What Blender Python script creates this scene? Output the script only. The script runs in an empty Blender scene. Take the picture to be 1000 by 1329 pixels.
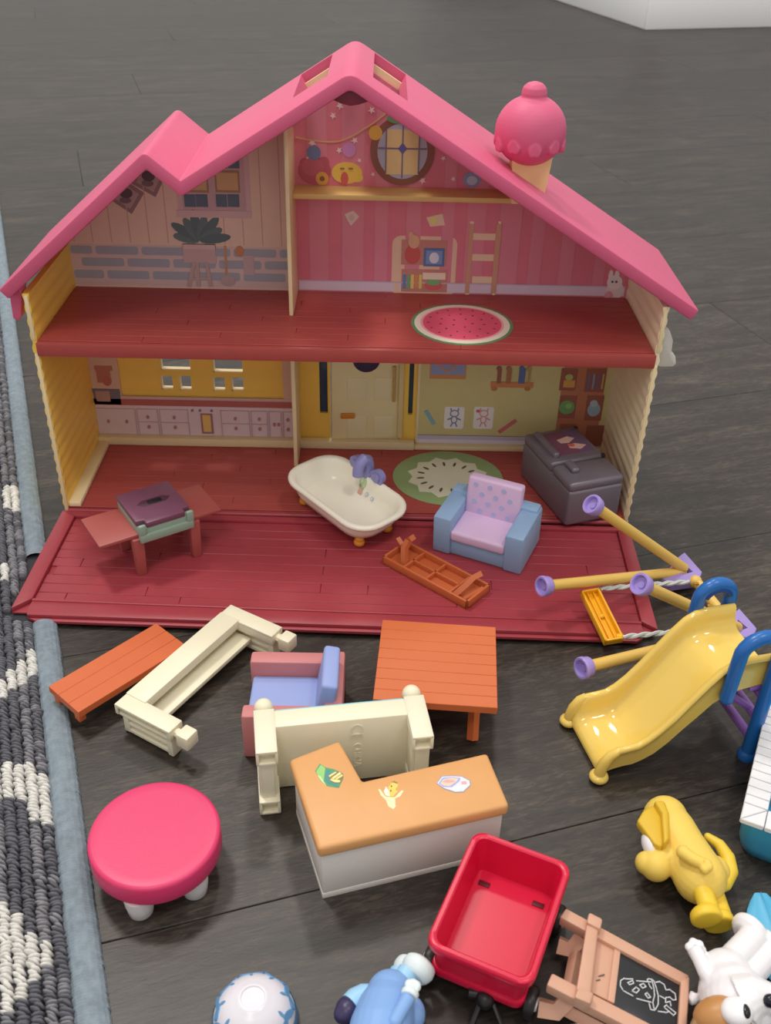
import bpy, bmesh, math, random
from mathutils import Vector, Matrix
random.seed(7)
C = bpy.context.scene
COL = C.collection
R = math.radians
S = .001                                   # everything below is written in millimetres

# ------------------------------------------------------------------ camera
CAM = (0.020621, -0.58695, 0.410874); YAW, PITCH, ROLL, FPX = -0.011843, 0.59852, 0.025295, 1278.926
cy, sy = math.cos(YAW), math.sin(YAW)
FWD = Vector((-sy*math.cos(PITCH), cy*math.cos(PITCH), -math.sin(PITCH)))
r0 = Vector((cy, sy, 0)); u0 = r0.cross(FWD)
RT = r0*math.cos(ROLL) + u0*math.sin(ROLL); UP = -r0*math.sin(ROLL) + u0*math.cos(ROLL)
cd = bpy.data.cameras.new('camera'); cam = bpy.data.objects.new('camera', cd); COL.objects.link(cam)
m = Matrix((RT, UP, -FWD)).transposed().to_4x4(); m.translation = CAM
cam.matrix_world = m
cd.sensor_width = 36; cd.sensor_fit = 'AUTO'; cd.lens = FPX/1329*36; cd.clip_start = .01; cd.clip_end = 50
cd.dof.use_dof = True; cd.dof.focus_distance = .60; cd.dof.aperture_fstop = 20
C.camera = cam

# ------------------------------------------------------------------ light
W = bpy.data.worlds.new('room_light'); C.world = W; W.use_nodes = True
W.node_tree.nodes['Background'].inputs[0].default_value = (1, .975, .94, 1)
W.node_tree.nodes['Background'].inputs[1].default_value = .64
def lamp(name, loc, tgt, size, power, col=(1, .95, .88)):
    d = bpy.data.lights.new(name, 'AREA'); d.shape = 'RECTANGLE'; d.size, d.size_y = size; d.energy = power; d.color = col
    o = bpy.data.objects.new(name, d); COL.objects.link(o); o.location = loc
    o.rotation_euler = (Vector(tgt)-Vector(loc)).to_track_quat('-Z', 'Y').to_euler()
lamp('ceiling_lamp', (-.68, .55, 2.3), (0, 0, 0), (.3, .3), 21)
lamp('ceiling_lamp', (.1, 1.3, 2.3), (.5, 2.0, 0), (.24, .24), 15)  # tilt of this lamp is added to brighten the white wall corner
lamp('ceiling_lamp', (.75, -.5, 2.3), (.0, -.1, 0), (.4, .2), 9)
lamp('ceiling_lamp', (-.35, -1.3, 2.2), (0, 0, 0), (.5, .5), 9)
V = C.view_settings; V.view_transform = 'Standard'; V.look = 'None'; V.gamma = 1; V.use_curve_mapping = False; V.exposure = 0
C.cycles.max_bounces = 8

# ------------------------------------------------------------------ helpers
def ray(u, v): return FWD + RT*((u-500)/FPX) - UP*((v-664.5)/FPX)
def GZ(u, v, z=0):                          # where a sight line meets the level z (mm)
    d = ray(u, v); t = (z*S-CAM[2])/d.z; return ((CAM[0]+d.x*t)/S, (CAM[1]+d.y*t)/S)
def BW(u, v, y=95.):                        # ... and the upright plane y (mm): returns x, z
    d = ray(u, v); t = (y*S-CAM[1])/d.y; return ((CAM[0]+d.x*t)/S, (CAM[2]+d.z*t)/S)
def lin(h):
    h = h.lstrip('#'); c = [int(h[i:i+2], 16)/255 for i in (0, 2, 4)]
    return tuple(x/12.92 if x <= .04045 else ((x+.055)/1.055)**2.4 for x in c) + (1,)
MATS = {}
def plastic(hx, rough=.42, var=.04, bump=.0, spec=.45, sss=0, metal=0):
    k = (hx, rough, var, bump, spec, sss, metal)
    if k in MATS: return MATS[k]
    M = bpy.data.materials.new('plastic_'+hx.lstrip('#')); M.use_nodes = True; nt = M.node_tree; b = nt.nodes['Principled BSDF']
    tc = nt.nodes.new('ShaderNodeTexCoord'); n = nt.nodes.new('ShaderNodeTexNoise'); n.inputs['Scale'].default_value = 90; n.inputs['Detail'].default_value = 4
    nt.links.new(tc.outputs['Object'], n.inputs['Vector'])
    mx = nt.nodes.new('ShaderNodeMix'); mx.data_type = 'RGBA'; c = lin(hx)
    mx.inputs[6].default_value = tuple(x*(1-var*1.5) for x in c[:3])+(1,); mx.inputs[7].default_value = tuple(min(1, x*(1+var*1.5)) for x in c[:3])+(1,)
    nt.links.new(n.outputs['Fac'], mx.inputs[0]); nt.links.new(mx.outputs[2], b.inputs['Base Color'])
    b.inputs['Roughness'].default_value = rough; b.inputs['Specular IOR Level'].default_value = spec; b.inputs['Metallic'].default_value = metal
    if sss:
        b.inputs['Subsurface Weight'].default_value = sss; b.inputs['Subsurface Radius'].default_value = (1, .6, .3); b.inputs['Subsurface Scale'].default_value = .004
    if bump:
        n2 = nt.nodes.new('ShaderNodeTexNoise'); n2.inputs['Scale'].default_value = 1500; nt.links.new(tc.outputs['Object'], n2.inputs['Vector'])
        bp = nt.nodes.new('ShaderNodeBump'); bp.inputs['Strength'].default_value = bump; bp.inputs['Distance'].default_value = .0004
        nt.links.new(n2.outputs['Fac'], bp.inputs['Height']); nt.links.new(bp.outputs['Normal'], b.inputs['Normal'])
    MATS[k] = M; return M
def P(hx):                                   # flat print: pale printed ink
    c = [int(hx[i:i+2], 16) for i in (1, 3, 5)]; return plastic('#%02x%02x%02x' % tuple(min(255, int(x+(255-x)*.16+4)) for x in c), .6, .03, 0, .3)        # flat print
XZ = Matrix(((1, 0, 0, 0), (0, 0, -1, 0), (0, 1, 0, 0), (0, 0, 0, 1)))   # (x, y, z) -> (x, -z, y): lays a drawing upright, facing -y
def rz(a, x=0, y=0, z=0): return Matrix.Translation((x, y, z)) @ Matrix.Rotation(R(a), 4, 'Z')
class MB:
    def __init__(s): s.bm = bmesh.new(); s.ms = []; s.i = 0; s.n = 0
    def mat(s, M):
        if M not in s.ms: s.ms.append(M)
        s.i = s.ms.index(M); return s
    def _add(s, b, M=None, bev=0, seg=2, ang=35):
        if bev:
            es = [e for e in b.edges if len(e.link_faces) == 2 and e.calc_face_angle(0) > R(ang)]
            if es: bmesh.ops.bevel(b, geom=es, offset=bev, segments=seg, profile=.5, affect='EDGES', clamp_overlap=True)
        if M is not None: b.transform(M)
        for f in b.faces: f.material_index = s.i
        me = bpy.data.meshes.new('tmp'); b.to_mesh(me); b.free(); s.bm.from_mesh(me); bpy.data.meshes.remove(me); return s
    def box(s, c, d, bev=0, M=None, seg=2):
        b = bmesh.new(); bmesh.ops.create_cube(b, size=1)
        for v in b.verts: v.co = Vector((v.co.x*d[0]+c[0], v.co.y*d[1]+c[1], v.co.z*d[2]+c[2]))
        return s._add(b, M, bev, seg)
    def prism(s, poly, z0, z1, bev=0, M=None, seg=2, top=None, ang=35):
        b = bmesh.new(); lo = [b.verts.new((x, y, z0)) for x, y in poly]; hi = [b.verts.new((x, y, z1)) for x, y in (top or poly)]
        n = len(poly); b.faces.new(lo[::-1]); b.faces.new(hi)
        for i in range(n): b.faces.new((lo[i], lo[(i+1) % n], hi[(i+1) % n], hi[i]))
        bmesh.ops.recalc_face_normals(b, faces=b.faces); return s._add(b, M, bev, seg, ang)
    def loft(s, rings, cap=True, M=None, closed=True, bev=0):
        b = bmesh.new(); vs = [[b.verts.new(p) for p in r] for r in rings]; n = len(rings[0])
        for a, c in zip(vs, vs[1:]):
            for i in range(n if closed else n-1): b.faces.new((a[i], a[(i+1) % n], c[(i+1) % n], c[i]))
        if cap and closed: b.faces.new(vs[0][::-1]); b.faces.new(vs[-1])
        bmesh.ops.recalc_face_normals(b, faces=b.faces); return s._add(b, M, bev)
    def lathe(s, prof, n=28, M=None, cap=True):
        return s.loft([[(r*math.cos(2*math.pi*i/n), r*math.sin(2*math.pi*i/n), z) for i in range(n)] for r, z in prof], cap, M)
    def tube(s, pts, r, n=12, M=None, closed=False, flat=1):
        pts = [Vector(p) for p in pts]; k = len(pts); rs = r if isinstance(r, (list, tuple)) else [r]*k; rings = []; nrm = None
        for i, p in enumerate(pts):
            a = pts[i-1] if (i or closed) else p; c = pts[(i+1) % k] if (i < k-1 or closed) else p
            t = (c-a).normalized()
            if nrm is None: nrm = t.orthogonal() if abs(t.z) > .9 else t.cross(Vector((0, 0, 1)))
            nrm = (nrm-t*nrm.dot(t)).normalized(); bi = t.cross(nrm)
            rings.append([tuple(p+nrm*(rs[i]*math.cos(2*math.pi*j/n))+bi*(rs[i]*flat*math.sin(2*math.pi*j/n))) for j in range(n)])
        if closed: rings.append(rings[0])
        return s.loft(rings, not closed, M)
    def ball(s, c, r, M=None, n=20):
        b = bmesh.new(); bmesh.ops.create_uvsphere(b, u_segments=n, v_segments=max(6, n*2//3), radius=1)
        r = r if isinstance(r, (tuple, list)) else (r,)*3
        for v in b.verts: v.co = Vector((v.co.x*r[0], v.co.y*r[1], v.co.z*r[2]))
        if M is not None: b.transform(M)
        b.transform(Matrix.Translation(c)); return s._add(b)
    # flat print on the wall plane y=y0 (poly in x,z) lifted by layer k
    def deco(s, poly, hx, k=1, y0=95.): s.mat(P(hx)); s.n += 1; e = s.n*.006; return s.prism(poly, e, .25*k+e, M=Matrix.Translation((0, y0, 0)) @ XZ)
    def floor_deco(s, poly, hx, z0, k=1, M=None): s.mat(P(hx)); s.n += 1; return s.prism(poly, z0, z0+.15*k+s.n*.002, M=M)
    def build(s, name, M=None, parent=None, ang=38, smooth=True):
        if M is not None and not s.ms: s.ms = [M]
        for v in s.bm.verts: v.co *= S
        me = bpy.data.meshes.new(name); s.bm.to_mesh(me); s.bm.free()
        for x in s.ms: me.materials.append(x)
        if smooth:
            me.polygons.foreach_set('use_smooth', [True]*len(me.polygons)); me.set_sharp_from_angle(angle=R(ang))
        return link(name, me, parent)
def link(name, me, parent=None):
    o = bpy.data.objects.new(name, me); COL.objects.link(o); o.parent = parent; return o
def ell(cx, cz, a, b=None, n=20, rot=0):
    b = b or a; c, s_ = math.cos(R(rot)), math.sin(R(rot))
    return [(cx+a*math.cos(t)*c-b*math.sin(t)*s_, cz+a*math.cos(t)*s_+b*math.sin(t)*c) for t in (2*math.pi*i/n for i in range(n))]
def rrect(cx, cy_, w, h, r, n=5):
    out = []
    for sx, sy_, a0 in ((1, 1, 0), (-1, 1, 90), (-1, -1, 180), (1, -1, 270)):
        for i in range(n+1):
            a = R(a0+90*i/n); out.append((cx+sx*(w/2-r)+r*math.cos(a), cy_+sy_*(h/2-r)+r*math.sin(a)))
    return out
def rect(x0, z0, x1, z1): return [(x0, z0), (x1, z0), (x1, z1), (x0, z1)]
def pr(u0, v0, u1, v1, y=95.):              # rectangle between two sighted corners on the back wall
    a, b = BW(u0, v1, y), BW(u1, v0, y); return rect(min(a[0], b[0]), min(a[1], b[1]), max(a[0], b[0]), max(a[1], b[1]))
def stroke(pts, w):                          # a drawn line of width w as a polygon strip list (quads)
    out = []
    for a, b in zip(pts, pts[1:]):
        d = Vector((b[0]-a[0], b[1]-a[1])); L = d.length or 1; n = Vector((-d.y, d.x))/L*w/2; e = d/L*w*.3
        out.append([(a[0]-e.x+n.x, a[1]-e.y+n.y), (a[0]-e.x-n.x, a[1]-e.y-n.y), (b[0]+e.x-n.x, b[1]+e.y-n.y), (b[0]+e.x+n.x, b[1]+e.y+n.y)])
    return out
def tag(o, label=None, cat=None, group=None, kind=None):
    for k, v in (('label', label), ('category', cat), ('group', group), ('kind', kind)):
        if v: o[k] = v
    return o
def thing(name, label, cat, x=0, y=0, z=0, a=0, group=None):
    o = bpy.data.objects.new(name, None); COL.objects.link(o); o.empty_display_size = .01
    o.location = (x*S, y*S, z*S); o.rotation_euler = (0, 0, R(a)); return tag(o, label, cat, group)
def solid(mb, voxel=.7, smooth=6):           # several overlapping volumes fused into one continuous skin
    for v in mb.bm.verts: v.co *= S
    me = bpy.data.meshes.new('tmp'); mb.bm.to_mesh(me); mb.bm.free(); o = bpy.data.objects.new('tmp', me); COL.objects.link(o)
    r = o.modifiers.new('r', 'REMESH'); r.mode = 'VOXEL'; r.voxel_size = voxel*S
    q = o.modifiers.new('s', 'SMOOTH'); q.iterations = smooth; q.factor = .5
    out = bpy.data.meshes.new_from_object(o.evaluated_get(bpy.context.evaluated_depsgraph_get()))
    bpy.data.objects.remove(o); bpy.data.meshes.remove(me)
    out.polygons.foreach_set('use_smooth', [True]*len(out.polygons)); return out
def cut(mb, cutter, name, M, parent):         # mb minus cutter
    obs = []
    for q in (mb, cutter):
        for v in q.bm.verts: v.co *= S
        me = bpy.data.meshes.new('tmp'); q.bm.to_mesh(me); q.bm.free(); o = bpy.data.objects.new('tmp', me); COL.objects.link(o); obs.append(o)
    b = obs[0].modifiers.new('b', 'BOOLEAN'); b.object = obs[1]; b.operation = 'DIFFERENCE'; b.solver = 'EXACT'
    out = bpy.data.meshes.new_from_object(obs[0].evaluated_get(bpy.context.evaluated_depsgraph_get()))
    for o in obs: bpy.data.objects.remove(o)
    out.materials.clear(); out.materials.append(M)
    out.polygons.foreach_set('use_smooth', [True]*len(out.polygons)); out.set_sharp_from_angle(angle=R(38)); out.name = name
    return link(name, out, parent)

# ------------------------------------------------------------------ floor
def wood_mat():
    M = bpy.data.materials.new('dark_wood_plank'); M.use_nodes = True; nt = M.node_tree; N = nt.nodes.new; L = nt.links.new; b = nt.nodes['Principled BSDF']
    tc = N('ShaderNodeTexCoord'); oi = N('ShaderNodeObjectInfo'); ad = N('ShaderNodeVectorMath'); ad.operation = 'ADD'
    sc = N('ShaderNodeVectorMath'); sc.operation = 'SCALE'; sc.inputs['Scale'].default_value = 7
    cb = N('ShaderNodeCombineXYZ'); L(oi.outputs['Random'], cb.inputs[0]); L(oi.outputs['Random'], cb.inputs[1]); L(cb.outputs[0], sc.inputs[0])
    L(tc.outputs['Object'], ad.inputs[0]); L(sc.outputs[0], ad.inputs[1])
    def noise(scale, det, dist, st):
        mp = N('ShaderNodeMapping'); mp.inputs['Scale'].default_value = st; L(ad.outputs[0], mp.inputs[0])
        n = N('ShaderNodeTexNoise'); n.inputs['Scale'].default_value = scale; n.inputs['Detail'].default_value = det; n.inputs['Distortion'].default_value = dist; n.inputs['Roughness'].default_value = .65
        L(mp.outputs[0], n.inputs['Vector']); return n
    g1 = noise(9, 8, 1.2, (1, 5, 1)); g2 = noise(120, 8, 1.5, (.6, 3, 1)); g3 = noise(3.2, 4, 2, (1, 3, 1))
    mul = N('ShaderNodeMath'); mul.operation = 'MULTIPLY_ADD'; L(g2.outputs['Fac'], mul.inputs[0]); mul.inputs[1].default_value = .55
    m2 = N('ShaderNodeMath'); m2.operation = 'MULTIPLY'; L(g1.outputs['Fac'], m2.inputs[0]); m2.inputs[1].default_value = .45; L(m2.outputs[0], mul.inputs[2])
    cr = N('ShaderNodeValToRGB'); e = cr.color_ramp.elements
    e[0].position = .34; e[0].color = lin('#1b1815'); e[1].position = .68; e[1].color = lin('#655c52')
    k = cr.color_ramp.elements.new(.50); k.color = lin('#36302b')
    L(mul.outputs[0], cr.inputs[0])
    hs = N('ShaderNodeHueSaturation'); mr = N('ShaderNodeMapRange'); mr.inputs['To Min'].default_value = .8; mr.inputs['To Max'].default_value = 1.15
    L(oi.outputs['Random'], mr.inputs['Value']); L(mr.outputs[0], hs.inputs['Value']); L(cr.outputs[0], hs.inputs['Color'])
    mx = N('ShaderNodeMix'); mx.data_type = 'RGBA'; L(g3.outputs['Fac'], mx.inputs[0]); mx.blend_type = 'MULTIPLY'; mx.inputs[7].default_value = lin('#c8bdae')
    L(hs.outputs[0], mx.inputs[6]); L(mx.outputs[2], b.inputs['Base Color'])
    rr = N('ShaderNodeMapRange'); rr.inputs['To Min'].default_value = .34; rr.inputs['To Max'].default_value = .5; L(g2.outputs['Fac'], rr.inputs['Value']); L(rr.outputs[0], b.inputs['Roughness'])
    bp = N('ShaderNodeBump'); bp.inputs['Strength'].default_value = .35; bp.inputs['Distance'].default_value = .0006; L(mul.outputs[0], bp.inputs['Height']); L(bp.outputs[0], b.inputs['Normal'])
    b.inputs['Specular IOR Level'].default_value = .62
    return M
WOOD = wood_mat(); PA = 17
fl = MB().box((600, 1500, -8), (7000, 5600, 8)).build('floor', plastic('#3a2f28', .7)); tag(fl, kind='structure')
pw, pl = 197, 1220
b = MB().box((0, 0, -2.5), (pl-.3, pw-.3, 5), .45, seg=1); plank = b.build('floor_plank', WOOD, fl); pm = plank.data
pd = Matrix.Rotation(R(PA), 3, 'Z'); first = plank; ox, oy = GZ(690, 1085)
for j in range(-3, 19):
    for i in range(-3, 5):
        c = pd @ Vector(((i+.5+(j*.37) % 1)*pl, (j+.5)*pw, 0)) + Vector((ox, oy, 0))+pd @ Vector((-430, 0, 0))
        if not (-1500-.25*c.y < c.x < 1600+.6*c.y) or c.y > 4200 or c.y < -900: continue
        o = first if first else link('floor_plank', pm, fl); first = None
        o.location = c*S; o.rotation_euler = (0, 0, R(PA))
# white wall corner beyond the floor, with its baseboards
wc = Vector((735, 2369)); d1 = Vector((math.cos(R(PA-1)), math.sin(R(PA-1)))); d2 = Vector((-d1.y, d1.x))
def wallbox(name, a, d, L, n, t, z0, z1, M, kind='structure', bev=0, parent=None):
    p = [a, a+d*L, a+d*L+n*t, a+n*t]; o = MB().prism([tuple(q) for q in p], z0, z1, bev).build(name, M, parent); tag(o, kind=kind); return o
WHITE = plastic('#f0f1f4', .45, .01)
wallbox('wall_back', wc, d1, 1800, d2, 60, 0, 500, plastic('#e2e3ea', .7, .01))
wallbox('wall_side', wc, d2, 2000, d1, 60, 0, 500, plastic('#e2e3ea', .7, .01))
wallbox('baseboard_back', wc-d1*14-d2*14, d1, 1800, d2, 13.9, 0, 90, WHITE, bev=3)
wallbox('baseboard_side', wc-d1*14, d2, 2000, d1, 13.9, 0, 90, WHITE, bev=3)

# ------------------------------------------------------------------ rug
def yarn(hx):
    M = plastic(hx, .95, .25, .5, .1); M = M.copy(); nt = M.node_tree
    nz = [n for n in nt.nodes if n.type == 'TEX_NOISE'][0]; nz.inputs['Scale'].default_value = 260; return M
rug = thing('rug', 'grey looped pile rug with white zigzags and blue grey bound edge', 'rug')
e0 = Vector(GZ(142, 1329, 8)); e1 = Vector(GZ(2, 290, 8)); ed = (e1-e0).normalized(); en = Vector((ed.y, -ed.x))*-1   # en points into the rug
L0 = (e1-e0).length
MB().prism([tuple(e0-ed*150), tuple(e1+ed*500), tuple(e1+ed*500+en*420), tuple(e0-ed*150+en*420)], .2, 2).build('backing', plastic('#3a3a40', .9), rug)
white_px = [[(0, 880), (30, 850), (58, 812), (66, 830), (52, 862), (20, 890), (0, 905)], [(0, 988), (45, 988), (66, 1012), (97, 1050), (90, 1066), (40, 1064), (25, 1036), (0, 1032)],
            [(0, 1165), (22, 1182), (42, 1210), (68, 1222), (60, 1250), (34, 1280), (16, 1316), (0, 1310)], [(0, 628), (26, 632), (40, 660), (22, 662), (0, 655)], [(0, 727), (16, 730), (14, 752), (0, 752)],
            [(0, 430), (8, 440), (8, 452), (0, 452)], [(-40, 1000), (0, 1000), (0, 1030), (-40, 1060)], [(-50, 1240), (0, 1185), (0, 1300), (-50, 1300)], [(-40, 930), (0, 880), (0, 905), (-40, 960)]]
polys = [[GZ(u, v, 7) for u, v in q] for q in white_px]
def inside(p, q):
    r = False
    for (x1, y1), (x2, y2) in zip(q, q[1:]+q[:1]):
        if (y1 > p[1]) != (y2 > p[1]) and p[0] < (x2-x1)*(p[1]-y1)/(y2-y1)+x1: r = not r
    return r
DECK = [GZ(81, 661, 8), GZ(13, 790, 8), GZ(34, 797, 8), GZ(836, 826, 6), GZ(855, 819, 6), GZ(816, 683, 8)]
dc_ = (sum(p[0] for p in DECK)/6, sum(p[1] for p in DECK)/6); dgrow = [(p[0]+math.copysign(3.5, p[0]-dc_[0]), p[1]+math.copysign(3.5, p[1]-dc_[1])) for p in DECK]
lv = [(math.cos(a)*math.cos(t), math.sin(a)*math.cos(t), math.sin(t)) for t in (-.75, 0, .75) for a in [k*math.pi/3 for k in range(6)]] + [(0, 0, 1)]
lf = [(i+6*j, (i+1) % 6+6*j, (i+1) % 6+6*j+6, i+6*j+6) for j in (0, 1) for i in range(6)] + [(12+i, 12+(i+1) % 6, 18) for i in range(6)]
packs = {'dark': ([], []), 'mid': ([], []), 'white': ([], [])}
for k in range(44):
    off = 16.5+k*5.7; s = -60.
    while s < L0+120:
        s += random.uniform(3.0, 3.9); c = e0+ed*(s)+en*(off+random.uniform(-.5, .5)); q = (c.x, c.y)
        if inside(q, dgrow): continue
        w = Vector((q[0]*S, q[1]*S, .005))-Vector(CAM); pxu = 500+FPX*w.dot(RT)/w.dot(FWD)
        if pxu < -380: continue
        key = 'white' if any(inside(q, g) for g in polys) or (pxu < -15 and off > 60 and (s+62*abs((off/70) % 2-1)) % 112 < 24) else ('mid' if math.sin(k*1.9)+random.uniform(-.9, .9) > .35 else 'dark')
        vs, fs = packs[key]; n0 = len(vs); ta = math.atan2(ed.y, ed.x)+R(random.uniform(40, 85)); ca, sa = math.cos(ta), math.sin(ta)
        a_, b_, h_ = random.uniform(2.9, 3.6), random.uniform(1.7, 2.1), random.uniform(2.9, 3.9); tz = random.uniform(-.35, .35); z0 = 3.2+random.uniform(-.5, .8)
        for x, y, z in [(x, y*.5+.5*sg_, z) for sg_ in (-1, 1) for x, y, z in lv]:
            X, Y = x*a_, y*b_; vs.append(((q[0]+X*ca-Y*sa)*S, (q[1]+X*sa+Y*ca)*S, max(.3, z0+z*h_+X*tz)*S))
        fs.extend(tuple(n0+o_+i for i in f) for o_ in (0, 19) for f in lf)
for key, hx in (('dark', '#6b6b72'), ('mid', '#8b8a90'), ('white', '#e6e1da')):
    me = bpy.data.meshes.new('pile_loops'); me.from_pydata(packs[key][0], [], packs[key][1]); me.materials.append(yarn(hx))
    me.polygons.foreach_set('use_smooth', [True]*len(me.polygons)); o = link('pile_loops', me, rug); tag(o, {'dark': 'charcoal pile loops', 'mid': 'mid grey pile loops', 'white': 'white pile loops'}[key], kind='stuff')
# whipped binding: many slanted strands round a cord
bvs, bfs = [], []; s = -60.
while s < L0+300:
    c = e0+ed*s+en*7
    if not inside((c.x, c.y), dgrow):
        n0 = len(bvs); rr = random.uniform(.97, 1.03)
        for j in range(9):
            t = math.pi*j/8; x = -math.cos(t)*7.6*rr; z = .4+math.sin(t)*5.6*rr; dsl = 3.2*j/8
            for e_ in (-.75, 0, .75): bvs.append(tuple(((c+en*x+ed*(dsl+e_*1.5)).x*S, (c+en*x+ed*(dsl+e_*1.5)).y*S, max(.1, z+(.55 if e_ == 0 else 0))*S)))
        for j in range(8):
            for i in range(2): bfs.append((n0+j*3+i, n0+j*3+i+1, n0+j*3+i+4, n0+j*3+i+3))
    s += random.uniform(1.3, 1.6)
me = bpy.data.meshes.new('edge_binding'); me.from_pydata(bvs, [], bfs); me.materials.append(yarn('#8996a0')); tag(link('edge_binding', me, rug), 'blue grey whipped edge', kind='stuff')

# ------------------------------------------------------------------ doll house
ZF, ZU, HW, D = 10, 139, 200, 95
house = thing('dollhouse', 'open fronted toy house with pink roof, yellow walls and dark red floors', 'dollhouse')
SHELL_SHADED = plastic('#fdd160', .45, .03, .0, .4, .15); SHELL_LIT = plastic('#fdeecb', .45, .02, 0, .4, .1); CREAM = plastic('#efdcae', .45, .02)  # one yellow plastic: golden copy has shade in its colour, pale copy light
RED = plastic('#ac4b47', .42, .05, .15, .4); RED2 = plastic('#aa4c48', .45, .04, .1, .35); DECKM = plastic('#a03b45', .40, .06, .2, .45)
PINK = plastic('#da6488', .5, .03, .2, .35)
def plankrows(par, x0, x1, y0, y1, z, n, M, name, cuts=1, th=.8, gap=.12, skip=None):
    h = (y1-y0)/n; cache = {}
    for j in range(n):
        xs = [x0]+sorted(x0+(x1-x0)*((k+.5+.37*((j*7+k*3) % 5)/2) / (cuts+1)) for k in range(cuts))+[x1]
        for a, b_ in zip(xs, xs[1:]):
            o = MB().box(((a+b_)/2, y0+(j+.5)*h, z-th/2), (b_-a-.12, h-gap, th), .28, seg=1).build(name, M, par)
# floors
f0 = MB().box((0, 48, 4.4), (2*HW+2, 98, 8.8), .6).build('lower_floor', RED2, house)
plankrows(f0, -HW+.3, HW-.3, .5, D, ZF, 11, RED2, 'floor_board', 2)
f1 = MB().box((0, 47, ZU-5.6), (2*HW+2, 97, 9.6), 1.0).build('upper_floor', RED, house)
plankrows(f1, -HW+.3, HW-.3, 1.5, D, ZU, 10, RED, 'floor_board', 2)
# side walls with scalloped weatherboard profile
def wavy(x, out, z0, z1, amp_o=1.3, amp_i=.9, pitch=9.2, t=3.2):
    n = int((z1-z0)/pitch*6); L_, R_ = [], []
    for i in range(n+1):
        z = z0+(z1-z0)*i/n; ph = abs(math.sin(math.pi*(z-z0)/pitch))
        R_.append((x+out*(t+amp_o*(ph-.5)), z)); L_.append((x+out*amp_i*(.5-ph), z))
    return L_+R_[::-1]
for sx, M, nm, lb in ((-1, SHELL_SHADED, 'side_wall', 'yellow side wall coloured as in shade'), (1, SHELL_LIT, 'side_wall', 'yellow side wall coloured as lit')):
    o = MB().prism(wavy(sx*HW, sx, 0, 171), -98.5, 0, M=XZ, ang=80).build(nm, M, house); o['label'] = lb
    MB().box((sx*(HW+1.6), -.3, 66), (2.6, 1.4, 128), .4).build('wall_edge', CREAM, o)
    MB().box((sx*(HW+1.6), -.3, 155), (2.6, 1.4, 30), .4).build('wall_edge', CREAM, o)
MB().box((-HW+4.5, 47, ZF+2), (9, 94, 4), 1).build('corner_ledge', CREAM, house)
MB().prism([BW(u, v, 12) for u, v in ((853, 474), (872, 474), (876, 470), (875, 461), (870, 455), (872, 440), (868, 428), (862, 424), (853, 428))], -16, -9, 1.2, M=XZ).build('wall_hook', plastic('#d8d6cf', .4), house)
# roof line (front view): left eave, small ridge, valley, main ridge, right eave
T = [(-217, 174), (-116.5, 260), (-97, 244), (2, 305), (222, 170)]
def offset(line, d):
    out = []
    for i, p in enumerate(line):
        p = Vector(p); a = (p-Vector(line[i-1])).normalized() if i else None; c = (Vector(line[i+1])-p).normalized() if i < len(line)-1 else None
        if a is None: n = Vector((c.y, -c.x)); out.append(tuple(p+n*d)); continue
        if c is None: n = Vector((a.y, -a.x)); out.append(tuple(p+n*d)); continue
        n1, n2 = Vector((a.y, -a.x)), Vector((c.y, -c.x)); bis = (n1+n2).normalized(); out.append(tuple(p+bis*(d/bis.dot(n1))))
    return out
def rounded(line, rs):
    out = [line[0]]
    for a, p, c, r in zip(line, line[1:], line[2:], rs):
        p = Vector(p); u = (Vector(a)-p).normalized(); w = (Vector(c)-p).normalized()
        A, B_ = p+u*r, p+w*r
        for i in range(6):
            t = i/5; out.append(tuple(A*(1-t)**2+p*2*t*(1-t)+B_*t*t))
    return out+[line[-1]]
top = rounded(T, (3.6, .7, 6)); bot = rounded(offset(T, 8.), (1, 2.4, 3))
rf = MB(); rb = bmesh.new(); rv = [[rb.verts.new((p[0], y, p[1])) for p in ln] for y in (-3, 109) for ln in (top, bot)]; nt_ = len(top)
for i in range(nt_-1):
    for a, b_ in ((0, 1), (1, 3), (3, 2), (2, 0)): rb.faces.new((rv[a][i], rv[a][i+1], rv[b_][i+1], rv[b_][i]))
for i in (0, nt_-1): rb.faces.new((rv[0][i], rv[1][i], rv[3][i], rv[2][i]))
bmesh.ops.recalc_face_normals(rb, faces=rb.faces); rf._add(rb, None, 1.5, 2, 60)
ct = MB()
def slopebox(A, B_, s0, s1, y0, y1):
    A, B_ = Vector(A), Vector(B_); d = (B_-A).normalized(); n = Vector((-d.y, d.x)); c = A+d*(s0+s1)/2
    M = Matrix(((d.x, 0, n.x, c.x), (0, 1, 0, 0), (d.y, 0, n.y, c.y), (0, 0, 0, 1)))
    ct.box((0, (y0+y1)/2, 0), (s1-s0, y1-y0, 40), M=M)
slopebox(T[2], T[3], 75, 99, 34, 104); slopebox(T[3], T[4], 14.5, 38.5, 25, 104)
roof = cut(rf, ct, 'roof', PINK, house)
MB().prism([BW(u, v, 8) for u, v in ((13, 370), (31, 362), (30, 409), (25, 414), (19, 410))], -14, -4, 1, M=XZ).build('roof_tab', PINK, roof)
un = offset(T, 9.2)
def under(x):
    for (x0, z0), (x1, z1) in zip(un, un[1:]):
        if x0 <= x <= x1: return z0+(z1-z0)*(x-x0)/(x1-x0)
    return un[-1][1]
def gable(x0, x1, z0, zmax=999):
    xs = [x0]+[p[0] for p in un if x0 < p[0] < x1]+[x1]
    return [(x0, z0), (x1, z0)]+[(x, min(zmax, under(x))) for x in reversed(xs)]
def backwall(poly, M, name, y0=D, t=3): return MB().prism(poly, -y0-t, -y0, M=XZ).build(name, M, house)
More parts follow.
